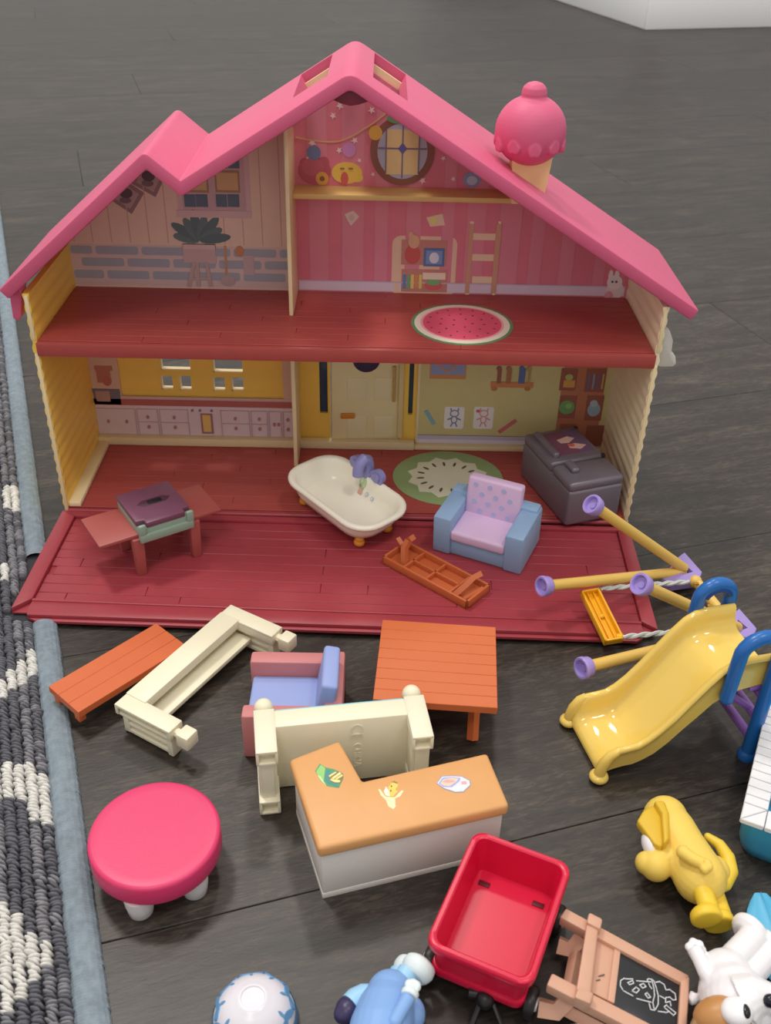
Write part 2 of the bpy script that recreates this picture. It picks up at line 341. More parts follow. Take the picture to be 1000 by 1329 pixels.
# cream gable rim that shows through the roof lights
fr = MB(); u5 = offset(T, 5.2)
for a, b_ in zip(u5, u5[1:]):
    a, b_ = Vector(a), Vector(b_); d = (b_-a).normalized(); n = Vector((d.y, -d.x)); fr.prism([tuple(a), tuple(b_), tuple(b_+n*6), tuple(a+n*6)], -101, -98.2, M=XZ)
fr.build('gable_rim', CREAM, house)
# chimney: waffle stem and ice cream shaped scoop
cx, cyy = 111.5, 40

chim = MB().loft([[(cx-9.5, cyy-8, 224), (cx+10, cyy-8, 224), (cx+10, cyy+8, 224), (cx-9.5, cyy+8, 224)], [(cx-12, cyy-9, 254), (cx+13, cyy-9, 254), (cx+13, cyy+9, 254), (cx-12, cyy+9, 254)]], bev=.5)
chs = chim.build('chimney_stem', plastic('#f0d096', .5), house)
zc_ = 266.5; sc_ = MB().ball((cx-1, cyy, zc_), (21.6, 21.6, 20.5), n=36)
for i in range(10):
    a = 2*math.pi*i/10+.35; M = Matrix.Translation((cx-1+19.6*math.cos(a), cyy+19.6*math.sin(a), zc_-6-(i % 2))) @ Matrix.Rotation(a, 4, 'Z')
    sc_.ball((0, 0, 0), (2.6, 4.2, 4.6), M, n=12) if False else sc_.loft([[tuple(M @ Vector((d_, y*k_, z*k_))) for y, z in ((0, 5.2), (2.6, 3), (4.2, 0), (3.6, -3), (1.4, -4.4), (0, -3.4), (-1.4, -4.4), (-3.6, -3), (-4.2, 0), (-2.6, 3))] for d_, k_ in ((-1, 1), (1.6, 1), (2.2, .8))])
sc_.lathe([(8.4, 281), (7.6, 284), (7.6, 286.6), (7.7, 288), (7, 291), (4.8, 293.3), (1.5, 294.4)], 24, Matrix.Translation((cx-1, cyy, 0)))
sm = solid(sc_, .6, 2); sm.materials.append(PINK); link('chimney_scoop', sm, house)
# inner walls
dv = MB().prism([(49, ZU), (D+1, ZU), (D+1, under(-40)-2), (52, under(-40)-2)], -41.4, -38.6, .5, M=Matrix(((0, 0, 1, 0), (1, 0, 0, 0), (0, 1, 0, 0), (0, 0, 0, 1)))).build('partition', CREAM, house)
MB().box((-41.5, 78, (ZF+ZU-10)/2), (3, 34, ZU-10-ZF), .5).build('partition', CREAM, house)
MB().prism([(-38.6, 74), (121, 74), (121, D), (-38.6, D)], 211.5, 215, .5).build('attic_shelf', plastic('#e6c37c', .4), house)
MB().prism([(2-9.5, under(-7.5)+1), (2, under(2)+1.5), (12, under(12)+1), (7, under(12)-.8), (2, under(12)-1.6), (-3, under(-7.5)-.8)], -4, -1, .2, M=XZ).build('ridge_socket', plastic('#7c2a3c', .5), roof)
MB().box((-75, D-3.5, ZF+3.4), (2*HW-150, 7, 6.8), .9).box((125, D-3, ZF+2), (150, 6, 4), .9).build('back_ledge', CREAM, house)

# ---- upper room with the brick dado
w1 = backwall(gable(-HW, -40, ZU), plastic('#f0cfbe', .6), 'papered_wall')
m = MB()
for i in range(12): m.deco(rect(-196+i*13.3, 172, -195.4+i*13.3, min(under(-196+i*13.3)-1, 260)), '#c9a08e')
m.build('wallpaper_joints', None, w1)
m = MB().deco(rect(-HW, ZU+1.5, -42, 170.5), '#d8b8b4', 1)
zr = [(145.5, 151.5), (154.6, 160.6), (163.5, 169.2)]
for j, (za, zb) in enumerate(zr):
    x = -214+[6, -11, 0][j]
    while x < -44:
        a, b_ = max(x, -199), min(x+30, -43)
        if b_-a > 4: m.deco(rrect((a+b_)/2, (za+zb)/2, b_-a, zb-za, 1.6, 3), '#9b9eae', 2)
        x += 32.6
m.build('printed_bricks', None, w1)
m = MB().deco(pr(232, 198, 322, 279), '#d6aeb0', 1)
m.deco(pr(238, 196, 315, 272), '#c59aa0', 2)
for u0, u1 in ((240, 269), (281, 310)):
    m.deco(pr(u0, 252, u0+13, 268), '#4a5a70', 3).deco(pr(u0+15, 252, u1, 268), '#4a5a70', 3)
    m.deco(pr(u0-1, 221, u1, 249), '#9a7050', 3).deco(pr(u0+1, 224, u1-2, 246), '#cf9f6c', 4)
    m.deco(pr(u0, 203, u0+13, 218), '#4a5a70', 3).deco(pr(u0+15, 203, u1, 218), '#4a5a70', 3)
m.deco(pr(230, 274, 326, 281), '#d6aeb0', 3); m.build('printed_window', None, w1)
for u, v, r in ((193, 232, -30), (164, 254, -35)):
    c = BW(u, v); q = [(-9, -9), (9, -9), (9, 9), (-9, 9)]; a = R(r)
    def rt(k): return [(c[0]+(x*math.cos(a)-z*math.sin(a))*k, c[1]+(x*math.sin(a)+z*math.cos(a))*k) for x, z in q]
    m = MB().deco(rt(1), '#8d6a6c', 1).deco(rt(.72), '#b58e8c', 2).deco(ell(c[0], c[1]+2, 4.5, 3.5), '#4a3a44', 3).deco(ell(c[0]-1, c[1]-3, 4, 2), '#6d5560', 4); m.build('printed_photograph', None, w1)

m = MB(); c0 = BW(259, 312)
for i, a in enumerate((170, 148, 122, 98, 74, 50, 28, 8)):
    L_ = 15+3*(i % 2); m.deco(ell(c0[0]+math.cos(R(a))*L_*.62, c0[1]+math.sin(R(a))*L_*.62, L_*.62, 3.4, 14, a), '#4a5f66' if i % 2 else '#55696c', 2)
m.deco(pr(239, 317, 279, 340), '#c9a3a0', 5).deco(pr(239, 317, 279, 322), '#d8b4b0', 6)
for a, b_ in (((252, 340), (246, 370)), ((268, 340), (274, 370)), ((256, 340), (258, 370))):
    for q in stroke([BW(*a), BW(*b_)], 2.6): m.deco(q, '#bd9794', 5)
for q in stroke([BW(249, 362), BW(272, 360)], 2): m.deco(q, '#bd9794', 5)
m.build('printed_plant_stand', None, w1)
m = MB()
for q in stroke([BW(292, 320), BW(294, 357)], 1.6): m.deco(q, '#c08a5a', 4)
m.deco(ell(*BW(296, 364), 5.4, 4.2), '#b9989c', 4).deco(ell(*BW(311, 326), 3.2, 3.8), '#c77a4e', 4).deco(pr(317, 331, 329, 356), '#c3a2a6', 4)
m.build('printed_garden_tools', None, w1)
# ---- bunk room (pink boards)
w2 = backwall(gable(-40, HW, ZU, 999), plastic('#e27f92', .6), 'papered_wall')
m = MB(); x = -38.6; i = 0
while x < 196:
    w_ = [9, 13, 10, 15, 8][i % 5]
    if i % 2: m.deco(rect(x, ZU+8, min(x+w_, 197), min(under(x), under(min(x+w_, 197)))-1), '#d9748a', 1)
    else: m.deco(rect(x+w_-.5, ZU+8, x+w_, under(x+w_)-1), '#cf6a80', 1)
    x += w_; i += 1
m.deco(rect(-38, ZU+1, 198, ZU+8.5), '#ddc6dc', 1).deco(rect(-38, ZU+7.6, 198, ZU+8.5), '#c9aec9', 2)
m.build('wallpaper_boards', None, w2)
m = MB(); B1 = '#e8bd9e'
m.deco(rrect(*[(a+b_)/2 for a, b_ in zip(BW(514, 384), BW(587, 306))], 46, 44, 6), B1, 1).deco(pr(511, 322, 519, 385), B1, 2)
m.deco(pr(520, 312, 581, 343), '#bf7468', 2).deco(pr(520, 350, 581, 378), '#bf7468', 2)
for k, hx in enumerate(('#4e74b4', '#63a06a', '#e6c65a', '#d9823c', '#e6c65a')): m.deco(pr(522+k*5.2, 356, 526.6+k*5.2, 374), hx, 3)
m.deco(ell(*BW(562, 370), 6.5, 3.6), '#d34a50', 3).deco(ell(*BW(562, 366), 5, 2.2), '#6aa864', 4).deco(pr(548, 354, 578, 362), '#f0d8c0', 3)
m.deco(ell(*BW(535, 330), 5.6, 7), '#c8453f', 3).deco(ell(*BW(537, 313), 4, 5), '#dba27c', 4).deco(ell(*BW(533, 305), 1.6, 3), '#dba27c', 4)
m.deco(pr(549, 322, 577, 345), '#44619f', 3).deco(pr(552, 325, 574, 342), '#6c8cc8', 4).deco(ell(*BW(563, 334), 3.4, 4), '#d9dcf0', 5)
m.build('printed_bookcase', None, w2)
m = MB()
for v in (303, 330, 359): m.deco(pr(612, v, 645, v+8), '#ecc6a4', 2)
for u in (609, 644): m.deco(pr(u-6, 287, u+6, 384), '#f0cfb0', 3).deco(pr(u-1, 290, u, 380), '#c98d6e', 4)
m.build('printed_ladder', None, w2)
MB().deco([BW(447, 278), BW(458, 273), BW(466, 281), BW(455, 293)], '#e3c6b2', 2).deco(ell(*BW(456, 282), 2), '#d8a8b0', 3).build('printed_card', None, w2)
m = MB().deco([BW(553, 282), BW(574, 277), BW(577, 292), BW(558, 294)], '#e6c3a8', 2)
m.deco(ell(*BW(562, 286), 2.4), '#e8d870', 3); m.build('printed_card', None, w2)
m = MB().deco(ell(*BW(797, 377), 6.5, 7), '#e8d4d8', 3).deco(ell(*BW(797, 366), 5.4, 5.2), '#f0e2e4', 4)
m.deco(ell(*BW(792, 357), 1.6, 4), '#f0e2e4', 3).deco(ell(*BW(800, 357), 1.6, 4), '#f0e2e4', 3)
for u in (794, 799): m.deco(ell(*BW(u, 365), .9), '#4a4050', 5)
m.deco(ell(*BW(789, 384), 3, 4), '#e0929f', 5); m.build('printed_toy_rabbit', None, w2)
# attic
m = MB()
random.seed(3)
for u, v in ((400, 205), (432, 150), (462, 128), (482, 143), (460, 182), (466, 208), (484, 226), (441, 137), (575, 205), (588, 232), (405, 185), (440, 195), (548, 234)):
    c = BW(u, v); k = random.uniform(1.6, 3)
    st = [(c[0]+(k if i % 2 else k*.42)*math.cos(R(36*i+10)), c[1]+(k if i % 2 else k*.42)*math.sin(R(36*i+10))) for i in range(10)]
    MB().deco(st, '#f0cfd2', 3).build('printed_star', None, w2)
m = MB(); g = [BW(384+i*6.3, 178+6*math.sin(min(1, i/14)*math.pi*.9)-(max(0, i-7)**1.9)*.32) for i in range(20)]
for q in stroke(g, .9): m.deco(q, '#d9a066', 4)
for u, v, hx in ((407, 198, '#5a6a9c'), (453, 194, '#c878b8'), (487, 172, '#e0a232')): m.deco(ell(*BW(u, v), 4.6, 4.6), hx, 5)
m.build('printed_lanterns', None, w2)
m = MB(); c = BW(522, 196)
m.deco(ell(*c, 21.5, 22.5, 32), '#7c3f2e', 5).deco(ell(c[0], c[1], 16.8, 18, 32), '#a9a6bd', 6)
m.deco([(c[0]+x, c[1]+z) for x, z in ((-11, -15), (11, -15), (11, 14), (-11, 14))], '#e3c07e', 7)
for q in stroke([(c[0], c[1]-17), (c[0], c[1]+17)], 1)+stroke([(c[0]-16, c[1]+2), (c[0]+16, c[1]+2)], 1)+stroke([(c[0]-11, c[1]-14), (c[0]-11, c[1]+14)], .9)+stroke([(c[0]+11, c[1]-14), (c[0]+11, c[1]+14)], .9): m.deco(q, '#6d5a74', 8)
m.deco([(c[0], c[1]-1.6), (c[0]+3, c[1]+2), (c[0], c[1]+6), (c[0]-3, c[1]+2)], '#4d4390', 9).deco(ell(c[0]-3, c[1]+21, 8, 3.2), '#5b8a5a', 9)
m.build('printed_round_window', None, w2)
m = MB().deco(ell(*BW(408, 222), 11, 9), '#b33e50', 3).deco(ell(*BW(396, 212), 3.4), '#b33e50', 4).deco(ell(*BW(420, 210), 3.4), '#b33e50', 4).deco(ell(*BW(406, 216), 7.5, 6), '#bd4a5a', 4)
m.deco(ell(*BW(418, 231), 4.4), '#d9952e', 6)  .deco(ell(*BW(418, 231), 1.7), '#7a3b28', 7).build('printed_red_bear', None, w2)
m = MB().deco(ell(*BW(450, 224), 10.5, 7), '#e3b43c', 5).deco(ell(*BW(464, 230), 3.6, 3), '#e3b43c', 6).deco(ell(*BW(447, 231), 2.6, 4.4), '#c4443c', 6)
for u in (444, 455): m.deco(ell(*BW(u, 218), 1.6, .6), '#8a5a28', 7)
m.build('printed_yellow_bee', None, w2)
m = MB().deco(ell(*BW(612, 233), 6, 5), '#7f8fb8', 3).deco(ell(*BW(612, 234), 3.6, 3), '#b8c0d8', 4); m.build('printed_blue_toy', None, w2)
# ---- kitchen: back in the shaded yellow with real window openings
def holed(x0, z0, x1, z1, holes, y0, y1, M, name, par):
    xs = sorted({x0, x1, *[h[0] for h in holes], *[h[2] for h in holes]}); zs = sorted({z0, z1, *[h[1] for h in holes], *[h[3] for h in holes]}); q = MB()
    for a, b_ in zip(xs, xs[1:]):
        for c_, d_ in zip(zs, zs[1:]):
            mx, mz = (a+b_)/2, (c_+d_)/2
            if not any(h[0] < mx < h[2] and h[1] < mz < h[3] for h in holes): q.box((mx, (y0+y1)/2, mz), (b_-a, y1-y0, d_-c_))
    bmesh.ops.remove_doubles(q.bm, verts=q.bm.verts, dist=.001)
    return q.build(name, M, par, smooth=False)
def hr(u0, v0, u1, v1, y): a, b_ = BW(u0, v1, y), BW(u1, v0, y); return (a[0], a[1], b_[0], b_[1])
KY = 97
kh = [hr(209, 440, 243, 480, KY), hr(277, 440, 312, 483, KY), hr(210, 488, 223, 505, KY), hr(234, 488, 247, 506, KY), hr(277, 490, 291, 507, KY), hr(301, 490, 315, 507, KY)]
kw = holed(-HW, ZF, -42, ZU-10, kh, KY, KY+4, SHELL_SHADED, 'kitchen_wall', house)
m = MB()
for h in kh: m.box(((h[0]+h[2])/2, KY+2, h[1]+.5), (h[2]-h[0], 4.4, 1.0)).box((h[0]+.35, KY+2, (h[1]+h[3])/2), (.7, 4.4, h[3]-h[1]))
m.build('window_frame', CREAM, kw)
kp = MB().mat(plastic('#dcb8a2', .6)); a = BW(156, 500)[0]; a2 = BW(367, 500)[0]; zt = BW(250, 522)[1]
kp.box(((-HW+a)/2, 96, (zt+129)/2), (a+HW, 2, 129-zt)).box(((a2-42)/2, 96, (zt+129)/2), (-42-a2, 2, 129-zt)).box((-121, 96, (ZF+zt)/2), (158, 2, zt-ZF))
kp = kp.build('kitchen_print', None, kw)
m = MB(); zc = [BW(250, v)[1] for v in (519, 527, 530, 566)]
m.deco(rect(-HW, zc[1], -43, zc[0]), '#a4473f', 3).deco(rect(-HW, zc[0], -43, zc[0]+2.4), '#c9a39c', 2).deco(rect(-HW, zc[3], -43, zc[1]), '#d8bfc4', 2)
xs = [-199, -160, -138, -103, -63-3, -43]; xs = [BW(u, 545)[0] for u in (124, 178, 207, 246, 286, 325, 348, 366, 381)]
for i, (a, b_) in enumerate(zip(xs, xs[1:])):
    if i == 3:
        m.deco(rect(a+9, zc[3]+3, b_-6, zc[2]-4), '#8c5a60', 4).deco(rect(a+10.5, zc[3]+5, b_-7.5, zc[2]-5), '#e0b24e', 5)
        for k in (3, 9, 18): m.deco(ell(a+k, zc[2]-1.4, 1.1), '#7a5a70', 4)
        continue
    for q in stroke([(a+.8, zc[3]+1), (b_-.8, zc[3]+1), (b_-.8, zc[2]-1), (a+.8, zc[2]-1), (a+.8, zc[3]+1)], .5): m.deco(q, '#b898a2', 4)
    if i in (0, 6): spots = [((a*3+b_*1)/4+2, .5), ((a+b_*3)/4, .5)]
    else: spots = [((a+b_)/2, .33), ((a+b_)/2, .68)]
    if i in (1, 2, 4, 5):
        zz = (zc[3]+zc[2])/2
        for q in stroke([(a+.8, zz), (b_-.8, zz)], .4): m.deco(q, '#b898a2', 4)
    for x, t in spots: m.deco(ell(x, zc[3]+(zc[2]-zc[3])*t, 1.2, 1.5), '#a46a68', 5)
m.build('printed_cabinets', None, kp)
m = MB().deco(pr(123, 505, 155, 524), '#5d5560', 3).deco(pr(126, 507, 142, 520), '#a77a6c', 4).deco(pr(123, 475, 145, 480), '#b0604c', 3)
for u in (127, 133, 139): m.deco(pr(u, 478, u+3, 496), '#b0604c', 3)
m.deco(ell(*BW(139, 494), 3.4, 4), '#b0503e', 4); m.build('printed_utensils', None, kp)
# ---- hall door and side lights
dh = [hr(415, 440, 424, 536, KY), hr(529, 440, 539, 538, KY), hr(429, 440, 523, 576, KY)]
dw = holed(-42, ZF, 52, ZU-10, dh, KY, KY+4, SHELL_SHADED, 'hall_wall', house)
MB().box((52, 96, 70), (2.4, 3, 118), .5).build('hall_post', CREAM, dw)
for h in dh[:2]: MB().box(((h[0]+h[2])/2, KY+3, (h[1]+129)/2), (h[2]-h[0]+2, 1.2, 129-h[1]), .2).build('side_light', plastic('#3a4f66', .2), dw)
a, b_ = BW(429, 575, KY), BW(523, 440, KY)
dr = MB().box((-(b_[0]-a[0])/2+.3, 0, (a[1]+129)/2+.8), (b_[0]-a[0]-2.5, 3, 129-a[1]-1), .6)
dr = dr.build('front_door', plastic('#f0e2b0', .4, .02), house); dr.location = Vector((b_[0]-.5, KY+1.5, 0))*S; dr.rotation_euler = (0, 0, R(4))
MB().box((0, -1.5, 72), (4.5, 5, 110), 1.5).build('hinge', plastic('#e3cf98', .4), dr)
for x in (-34, -13):
    for z in (27, 60): MB().box((x, -1.6, z), (15, .7, 20), .3).build('door_panel', plastic('#efe3b6', .4, .02), dr)
MB().box((-2-(b_[0]-a[0])+16, -2.6, 37.5), (11, 1.6, 4.6), .6).build('letter_slot', plastic('#d98a2e', .4), dr).location = (0, 0, 0)
MB().tube([(-5.5, -3, 50), (-5.5, -3, 80)], 1.2).build('door_bar', plastic('#c9a860', .4), dr)
MB().lathe([(11, -1.2), (11, -.4), (9, 0), (0.1, 0)], 28, Matrix.Translation((-27, -1.8, 85)) @ Matrix.Rotation(R(90), 4, 'X')).mat(plastic('#3f3550', .3)).lathe([(8.5, 0.05), (.1, .1)], 28, Matrix.Translation((-27, -1.85, 85)) @ Matrix.Rotation(R(90), 4, 'X')).build('door_window', plastic('#6a3f2a', .5), dr)
# ---- play room print
w3 = backwall(rect(52, ZF, HW, ZU-10), plastic('#d6ca90', .6), 'papered_wall')
m = MB().deco(pr(541, 567, 700, 577), '#d9cfe0', 2).deco(pr(541, 567, 700, 569), '#bdb0c8', 3); m.build('printed_skirting', None, w3)
m = MB().deco(pr(557, 462, 606, 491), '#c98048', 2).deco(pr(559, 462, 604, 485), '#8090c0', 3)
for q in stroke([BW(560, 466), BW(580, 482), BW(602, 466)], 1.4): m.deco(q, '#c98048', 4)
m.build('printed_window', None, w3)
m = MB().deco(pr(636, 496, 692, 502), '#c9763c', 3)
for u in (641, 684): m.deco(ell(*BW(u, 504), 2.4, 2), '#b5662e', 3)
for u, w_, hx in ((644, 7, '#8a4a34'), (656, 8, '#a0603c'), (672, 10, '#46599a'), (684, 5, '#a88a4a')): m.deco(pr(u, 478, u+w_, 497), hx, 4).deco(ell(*BW(u+w_/2, 478), 2), hx, 4)
m.build('printed_bottle_shelf', None, w3)
for u, hx in ((576, '#6f74a8'), (614, '#d98a94')):
    c = BW(u+13, 542); m = MB().deco(rrect(*c, 15.6, 19.4, 2), '#ece6e4', 2); H = lambda x, z: (c[0]+x, c[1]+z)
    ol = [ell(*H(0, 4), 3.2, 2.8, 14), ell(*H(0, -1.5), 2.2, 3, 12)]
    for e in ol:
        for q in stroke(e+e[:1], .8): m.deco(q, hx, 3)
    for a, b_ in (((-2.5, 6), (-3, 8.4)), ((2.5, 6), (3, 8.4)), ((-2, 0), (-5, -1.5)), ((2, 0), (5, -1.5)), ((-1, -4), (-2.4, -7.4)), ((1, -4), (2.4, -7.4))):
        for q in stroke([H(*a), H(*b_)], 1): m.deco(q, hx, 3)
    m.build('printed_child_drawing', None, w3)
MB().deco(ell(*BW(620, 533), 1.5, 1.3), '#c2485a', 4).build('printed_heart', None, w3)
m = MB()
for a, b_, hx in (((553, 534), (562, 549), '#6fa5b8'), ((648, 560), (668, 546), '#c8555c')):
    MB().deco(stroke([BW(*a), BW(*b_)], 3)[0], hx, 3).build('printed_crayon', None, w3)
m = MB().deco(pr(717, 440, 794, 585), '#b5633f', 2)
for u0, v0, u1, v1 in ((725, 478, 750, 506), (757, 478, 787, 508), (723, 513, 749, 542), (757, 513, 784, 545), (723, 550, 748, 575), (757, 552, 784, 578)): m.deco(pr(u0, v0, u1, v1), '#8f4230', 3)
m.deco(ell(*BW(735, 528), 6, 6), '#5f9a52', 4).deco(ell(*BW(737, 526), 2.4), '#8ab85c', 5).deco(ell(*BW(770, 531), 5, 6), '#8fa6bc', 4).deco(ell(*BW(770, 523), 3, 3), '#a9bccc', 5)
for k, hx in enumerate(('#4a64a4', '#6f92c0', '#5b4f8c', '#b9a45a')): m.deco(pr(761+k*6, 485, 766+k*6, 504), hx, 4)
m.deco(pr(730, 493, 746, 502), '#d8903c', 4).deco(ell(*BW(738, 489), 3, 2.6), '#a9b45a', 4)
m.build('printed_cubby_shelf', None, w3)
# ---- floor prints
cA = (77, 41)
m = MB()
for k, (a, b_, hx) in enumerate(((34.8, 34.5, '#4a7f4c'), (32.6, 32.3, '#efe3cd'), (28.4, 28.1, '#f4a0a4'), (26.8, 26.5, '#e23f62'))): m.floor_deco(ell(*cA, a, b_, 40), hx, ZU, k+2)
for r_, n_, o_ in ((23, 16, 0), (15, 11, 9), (7, 5, 20)):
    for i in range(n_): t = 2*math.pi*i/n_+o_; m.floor_deco(ell(cA[0]+r_*math.cos(t), cA[1]+r_*math.sin(t), .95, .55, 8, math.degrees(t)), '#4a1620', ZU, 6)
m.build('watermelon_print', None, f1)
cB = (75, 49); m = MB().floor_deco(ell(*cB, 42, 38.5, 44), '#7f9a5c', ZF, 2)
m.floor_deco([(cB[0]+(27+2.2*(i % 2)*2)*math.cos(math.pi*i/12), cB[1]+(25+2.2*(i % 2)*2)*math.sin(math.pi*i/12)) for i in range(24)], '#d5d2b4', ZF, 3)
for i in range(16): t = 2*math.pi*i/16+.1; m.floor_deco(ell(cB[0]+21*math.cos(t), cB[1]+19*math.sin(t), 3, 1.05, 10, math.degrees(t)), '#3d3528', ZF, 4)
m.build('kiwi_print', None, f0)
# ---- fold down deck in front
zt = 8.0
BL, FL, FR, BR = GZ(81, 662, zt), GZ(14, 789, zt), GZ(854, 817, zt), GZ(816, 684, zt)
fl2, fr2 = GZ(34, 796, zt), GZ(835, 823, zt)
iBL, iFL, iFR, iBR = GZ(97, 669, zt), GZ(42, 776, zt), GZ(832, 806, zt), GZ(801, 688, zt)
L_ = lambda a, b_, t: (a[0]+(b_[0]-a[0])*t, a[1]+(b_[1]-a[1])*t)
dk = MB().prism([BL, FL, L_(FL, FR, .024), fl2, fr2, L_(FL, FR, .977), FR, BR], 3.2, 4.6, .3)
dk.prism([BL, FL, iFL, iBL], 4, zt, .7).prism([BR, iBR, iFR, FR], 4, zt, .7).prism([BL, iBL, iBR, BR], 4, zt, .7).prism([iFL, L_(FL, FR, .024), fl2, fr2, L_(FL, FR, .977), iFR], 3.4, zt-.8, .9)
dk.prism([L_(iFL, iFR, .0), (L_(iFL, iFR, 0)[0], L_(iFL, iFR, 0)[1]-2.2), (L_(iFL, iFR, 1)[0], L_(iFL, iFR, 1)[1]-2.2), L_(iFL, iFR, 1.)], 4, zt, .5)
dk.prism([fl2, (fl2[0]+6, fl2[1]-3), (fr2[0]-4, fr2[1]-3), fr2], 2.4, 4.8, .6).tube([(-HW, 0, 7), (HW+1, -3, 7)], 2.0, 10)
deck = dk.build('deck_panel', DECKM, house)
NR = 10
for j in range(NR):
    t0, t1 = j/NR, (j+1)/NR; ls, rs = [L_(iBL, iFL, t) for t in (t0, t1)], [L_(iBR, iFR, t) for t in (t0, t1)]
    cuts = [0]+sorted([(.18+.29*((j*3) % 4)) % 1, (.55+.23*((j*5) % 7)) % 1])+[1]
    for a, b_ in zip(cuts, cuts[1:]):
        if b_-a < .04: continue
        p = [L_(ls[0], rs[0], a), L_(ls[1], rs[1], a), L_(ls[1], rs[1], b_), L_(ls[0], rs[0], b_)]
        g_ = .06; p = [(p[0][0]+.06, p[0][1]-g_), (p[1][0]+.06, p[1][1]+g_), (p[2][0]-.06, p[2][1]+g_), (p[3][0]-.06, p[3][1]-g_)]
        MB().prism(p, 4.4, 5.6, .4, seg=1).build('deck_board', DECKM, deck)

# ------------------------------------------------------------------ toys on the deck
ZD = 5.7
def barbecue():
    a = GZ(131, 710, 37); b_ = GZ(287, 661, 37); c = GZ(104, 673, 37)
    an = math.degrees(math.atan2(b_[1]-a[1], b_[0]-a[0])); o = ((c[0]+b_[0])/2, (c[1]+b_[1])/2)
    t = thing('barbecue_table', 'red toy table with a sage green box and purple lid set into it', 'table', o[0], o[1], ZD, an)
    TR = plastic('#a9544f', .45, .04, .1); H = 37-ZD
    MB().box((0, 0, H-1.2), (84, 36, 2.6), .7).build('tabletop', TR, t)
    for x, y in ((-17, -17), (22, -17), (-17, 15), (22, 15)):
        MB().prism(rrect(x, y, 6, 6, 1), 0, H-2.4, .5, top=rrect(x, y, 7.5, 7, 1)).build('leg', TR, t)
    G = plastic('#8fa594', .45); PU = plastic('#75485f', .4, .05, .2)
    q = MB().box((2, -1, H+1), (36, 41, 9), .9).box((-14, -21.6, H+4.4), (5, 3, 8.5), 1.2).box((18.6, -21.6, H+4.4), (5, 3, 8.5), 1.2).box((2, -21.8, H-1.6), (37, 3, 6), .9)
    q.build('firebox', G, t)
    q = MB().prism([(-16.5, -17), (-11, -17), (-11, -22), (15.5, -22), (15.5, -17), (20.5, -17), (20.5, 19), (-16.5, 19)], H+5.4, H+9.6, .9)
    k = MB().box((2, 0, H+9), (8, 4, 4)); lid = cut(q, k, 'lid', PU, t)
    MB().prism([(-9, 0), (-5, -3.6), (10, -3.6), (14, 0), (10, 3.6), (-5, 3.6)], H+9.2, H+9.75, .1).build('lid_recess', plastic('#4f2c40', .5), lid)
    MB().box((3, -.3, H+9.6), (9.5, 4.4, .9), .2).build('lid_slot', plastic('#120a10', .6), lid)
barbecue()

def bathtub():
    t = thing('bathtub', 'cream toy bathtub with lilac taps and orange ball feet', 'bathtub', -1.5, -4, 7.9, -47); t.rotation_euler = (0, R(4.1), R(-47))
    CR = plastic('#faf4e2', .22, .01, 0, .5, .1); Lh, Wh = 90, 53
    def ring(l, w, z, r): return [(x, y, z) for x, y in rrect(0, 0, l, w, r, 7)]
    rings = [ring(62, 29, 7, 13), ring(73, 39, 9, 15), ring(79, 44, 14, 17), ring(82, 46, 20.5, 18), ring(Lh-2, Wh-2, 21, 18), ring(Lh, Wh, 22.5, 19), ring(Lh, Wh, 24, 19), ring(Lh-2, Wh-2, 25, 18.5), ring(Lh-7, Wh-7, 25, 17), ring(Lh-9, Wh-9, 24, 16.5), ring(Lh-13, Wh-12, 17, 15), ring(Lh-20, Wh-17, 11.2, 13), ring(Lh-30, Wh-25, 9.2, 10)]
    MB().loft(rings).build('tub', CR, t, ang=60)
    OR = plastic('#e0942c', .35)
    for x, y in ((30, 13), (-30, 13), (30, -13), (-30, -13)):
        MB().ball((x, y, 3.2), (4, 4, 3.3), n=14).ball((x, y, 6.2), (3.4, 3.4, 2.6), n=14).build('foot', OR, t)
    LI = plastic('#8f8dc4', .35)
    q = MB().tube([(-6, 25, 23), (-6, 25.5, 32), (-6, 24, 36.5), (-6, 20.5, 38.6), (-6, 17, 36.5), (-6, 15.6, 31), (-6, 15.4, 27)], [4.4, 4.4, 4.4, 4.4, 4.2, 4, 3.8], 16).box((-6, 25, 25.5), (11, 5, 4), 1)
    q.build('spout', LI, t)
    for x in (-16.5, 6):
        q = MB().tube([(x, 27, 28.6), (x, 22.4, 28.6)], [5.4, 6], 22).tube([(x, 22.6, 28.6), (x, 21, 28.6)], 3.4, 18).tube([(-6, 25.4, 27), (x, 25.4, 28)], 2.2)
        q.build('tap_handle', LI, t)
    m = MB(); T0 = Matrix.Translation((-4, 18.6, 14.6)) @ Matrix.Rotation(R(68), 4, 'X')
    def st(poly, hx, k): m.mat(P(hx)); m.prism(poly, 0, .15*k, M=T0)
    st([(-3, 3), (0, 2), (1.6, -3), (0, -8), (-2.4, -5)], '#cf9a86', 2); st(ell(-1, 5, 3.2, 4.6), '#a9c48c', 2); st(ell(-2, 6.5, 1.2, 2), '#dbe6c4', 3); st(ell(.4, -8.6, 1.4), '#a39a94', 3)
    for x, z in ((6, -1), (12, -1.5)): st(ell(x, z, 1.4), '#a9b3c6', 2); st(ell(x, z, .8), '#dfe3ec', 3)
    m.build('sticker', None, t)
bathtub()

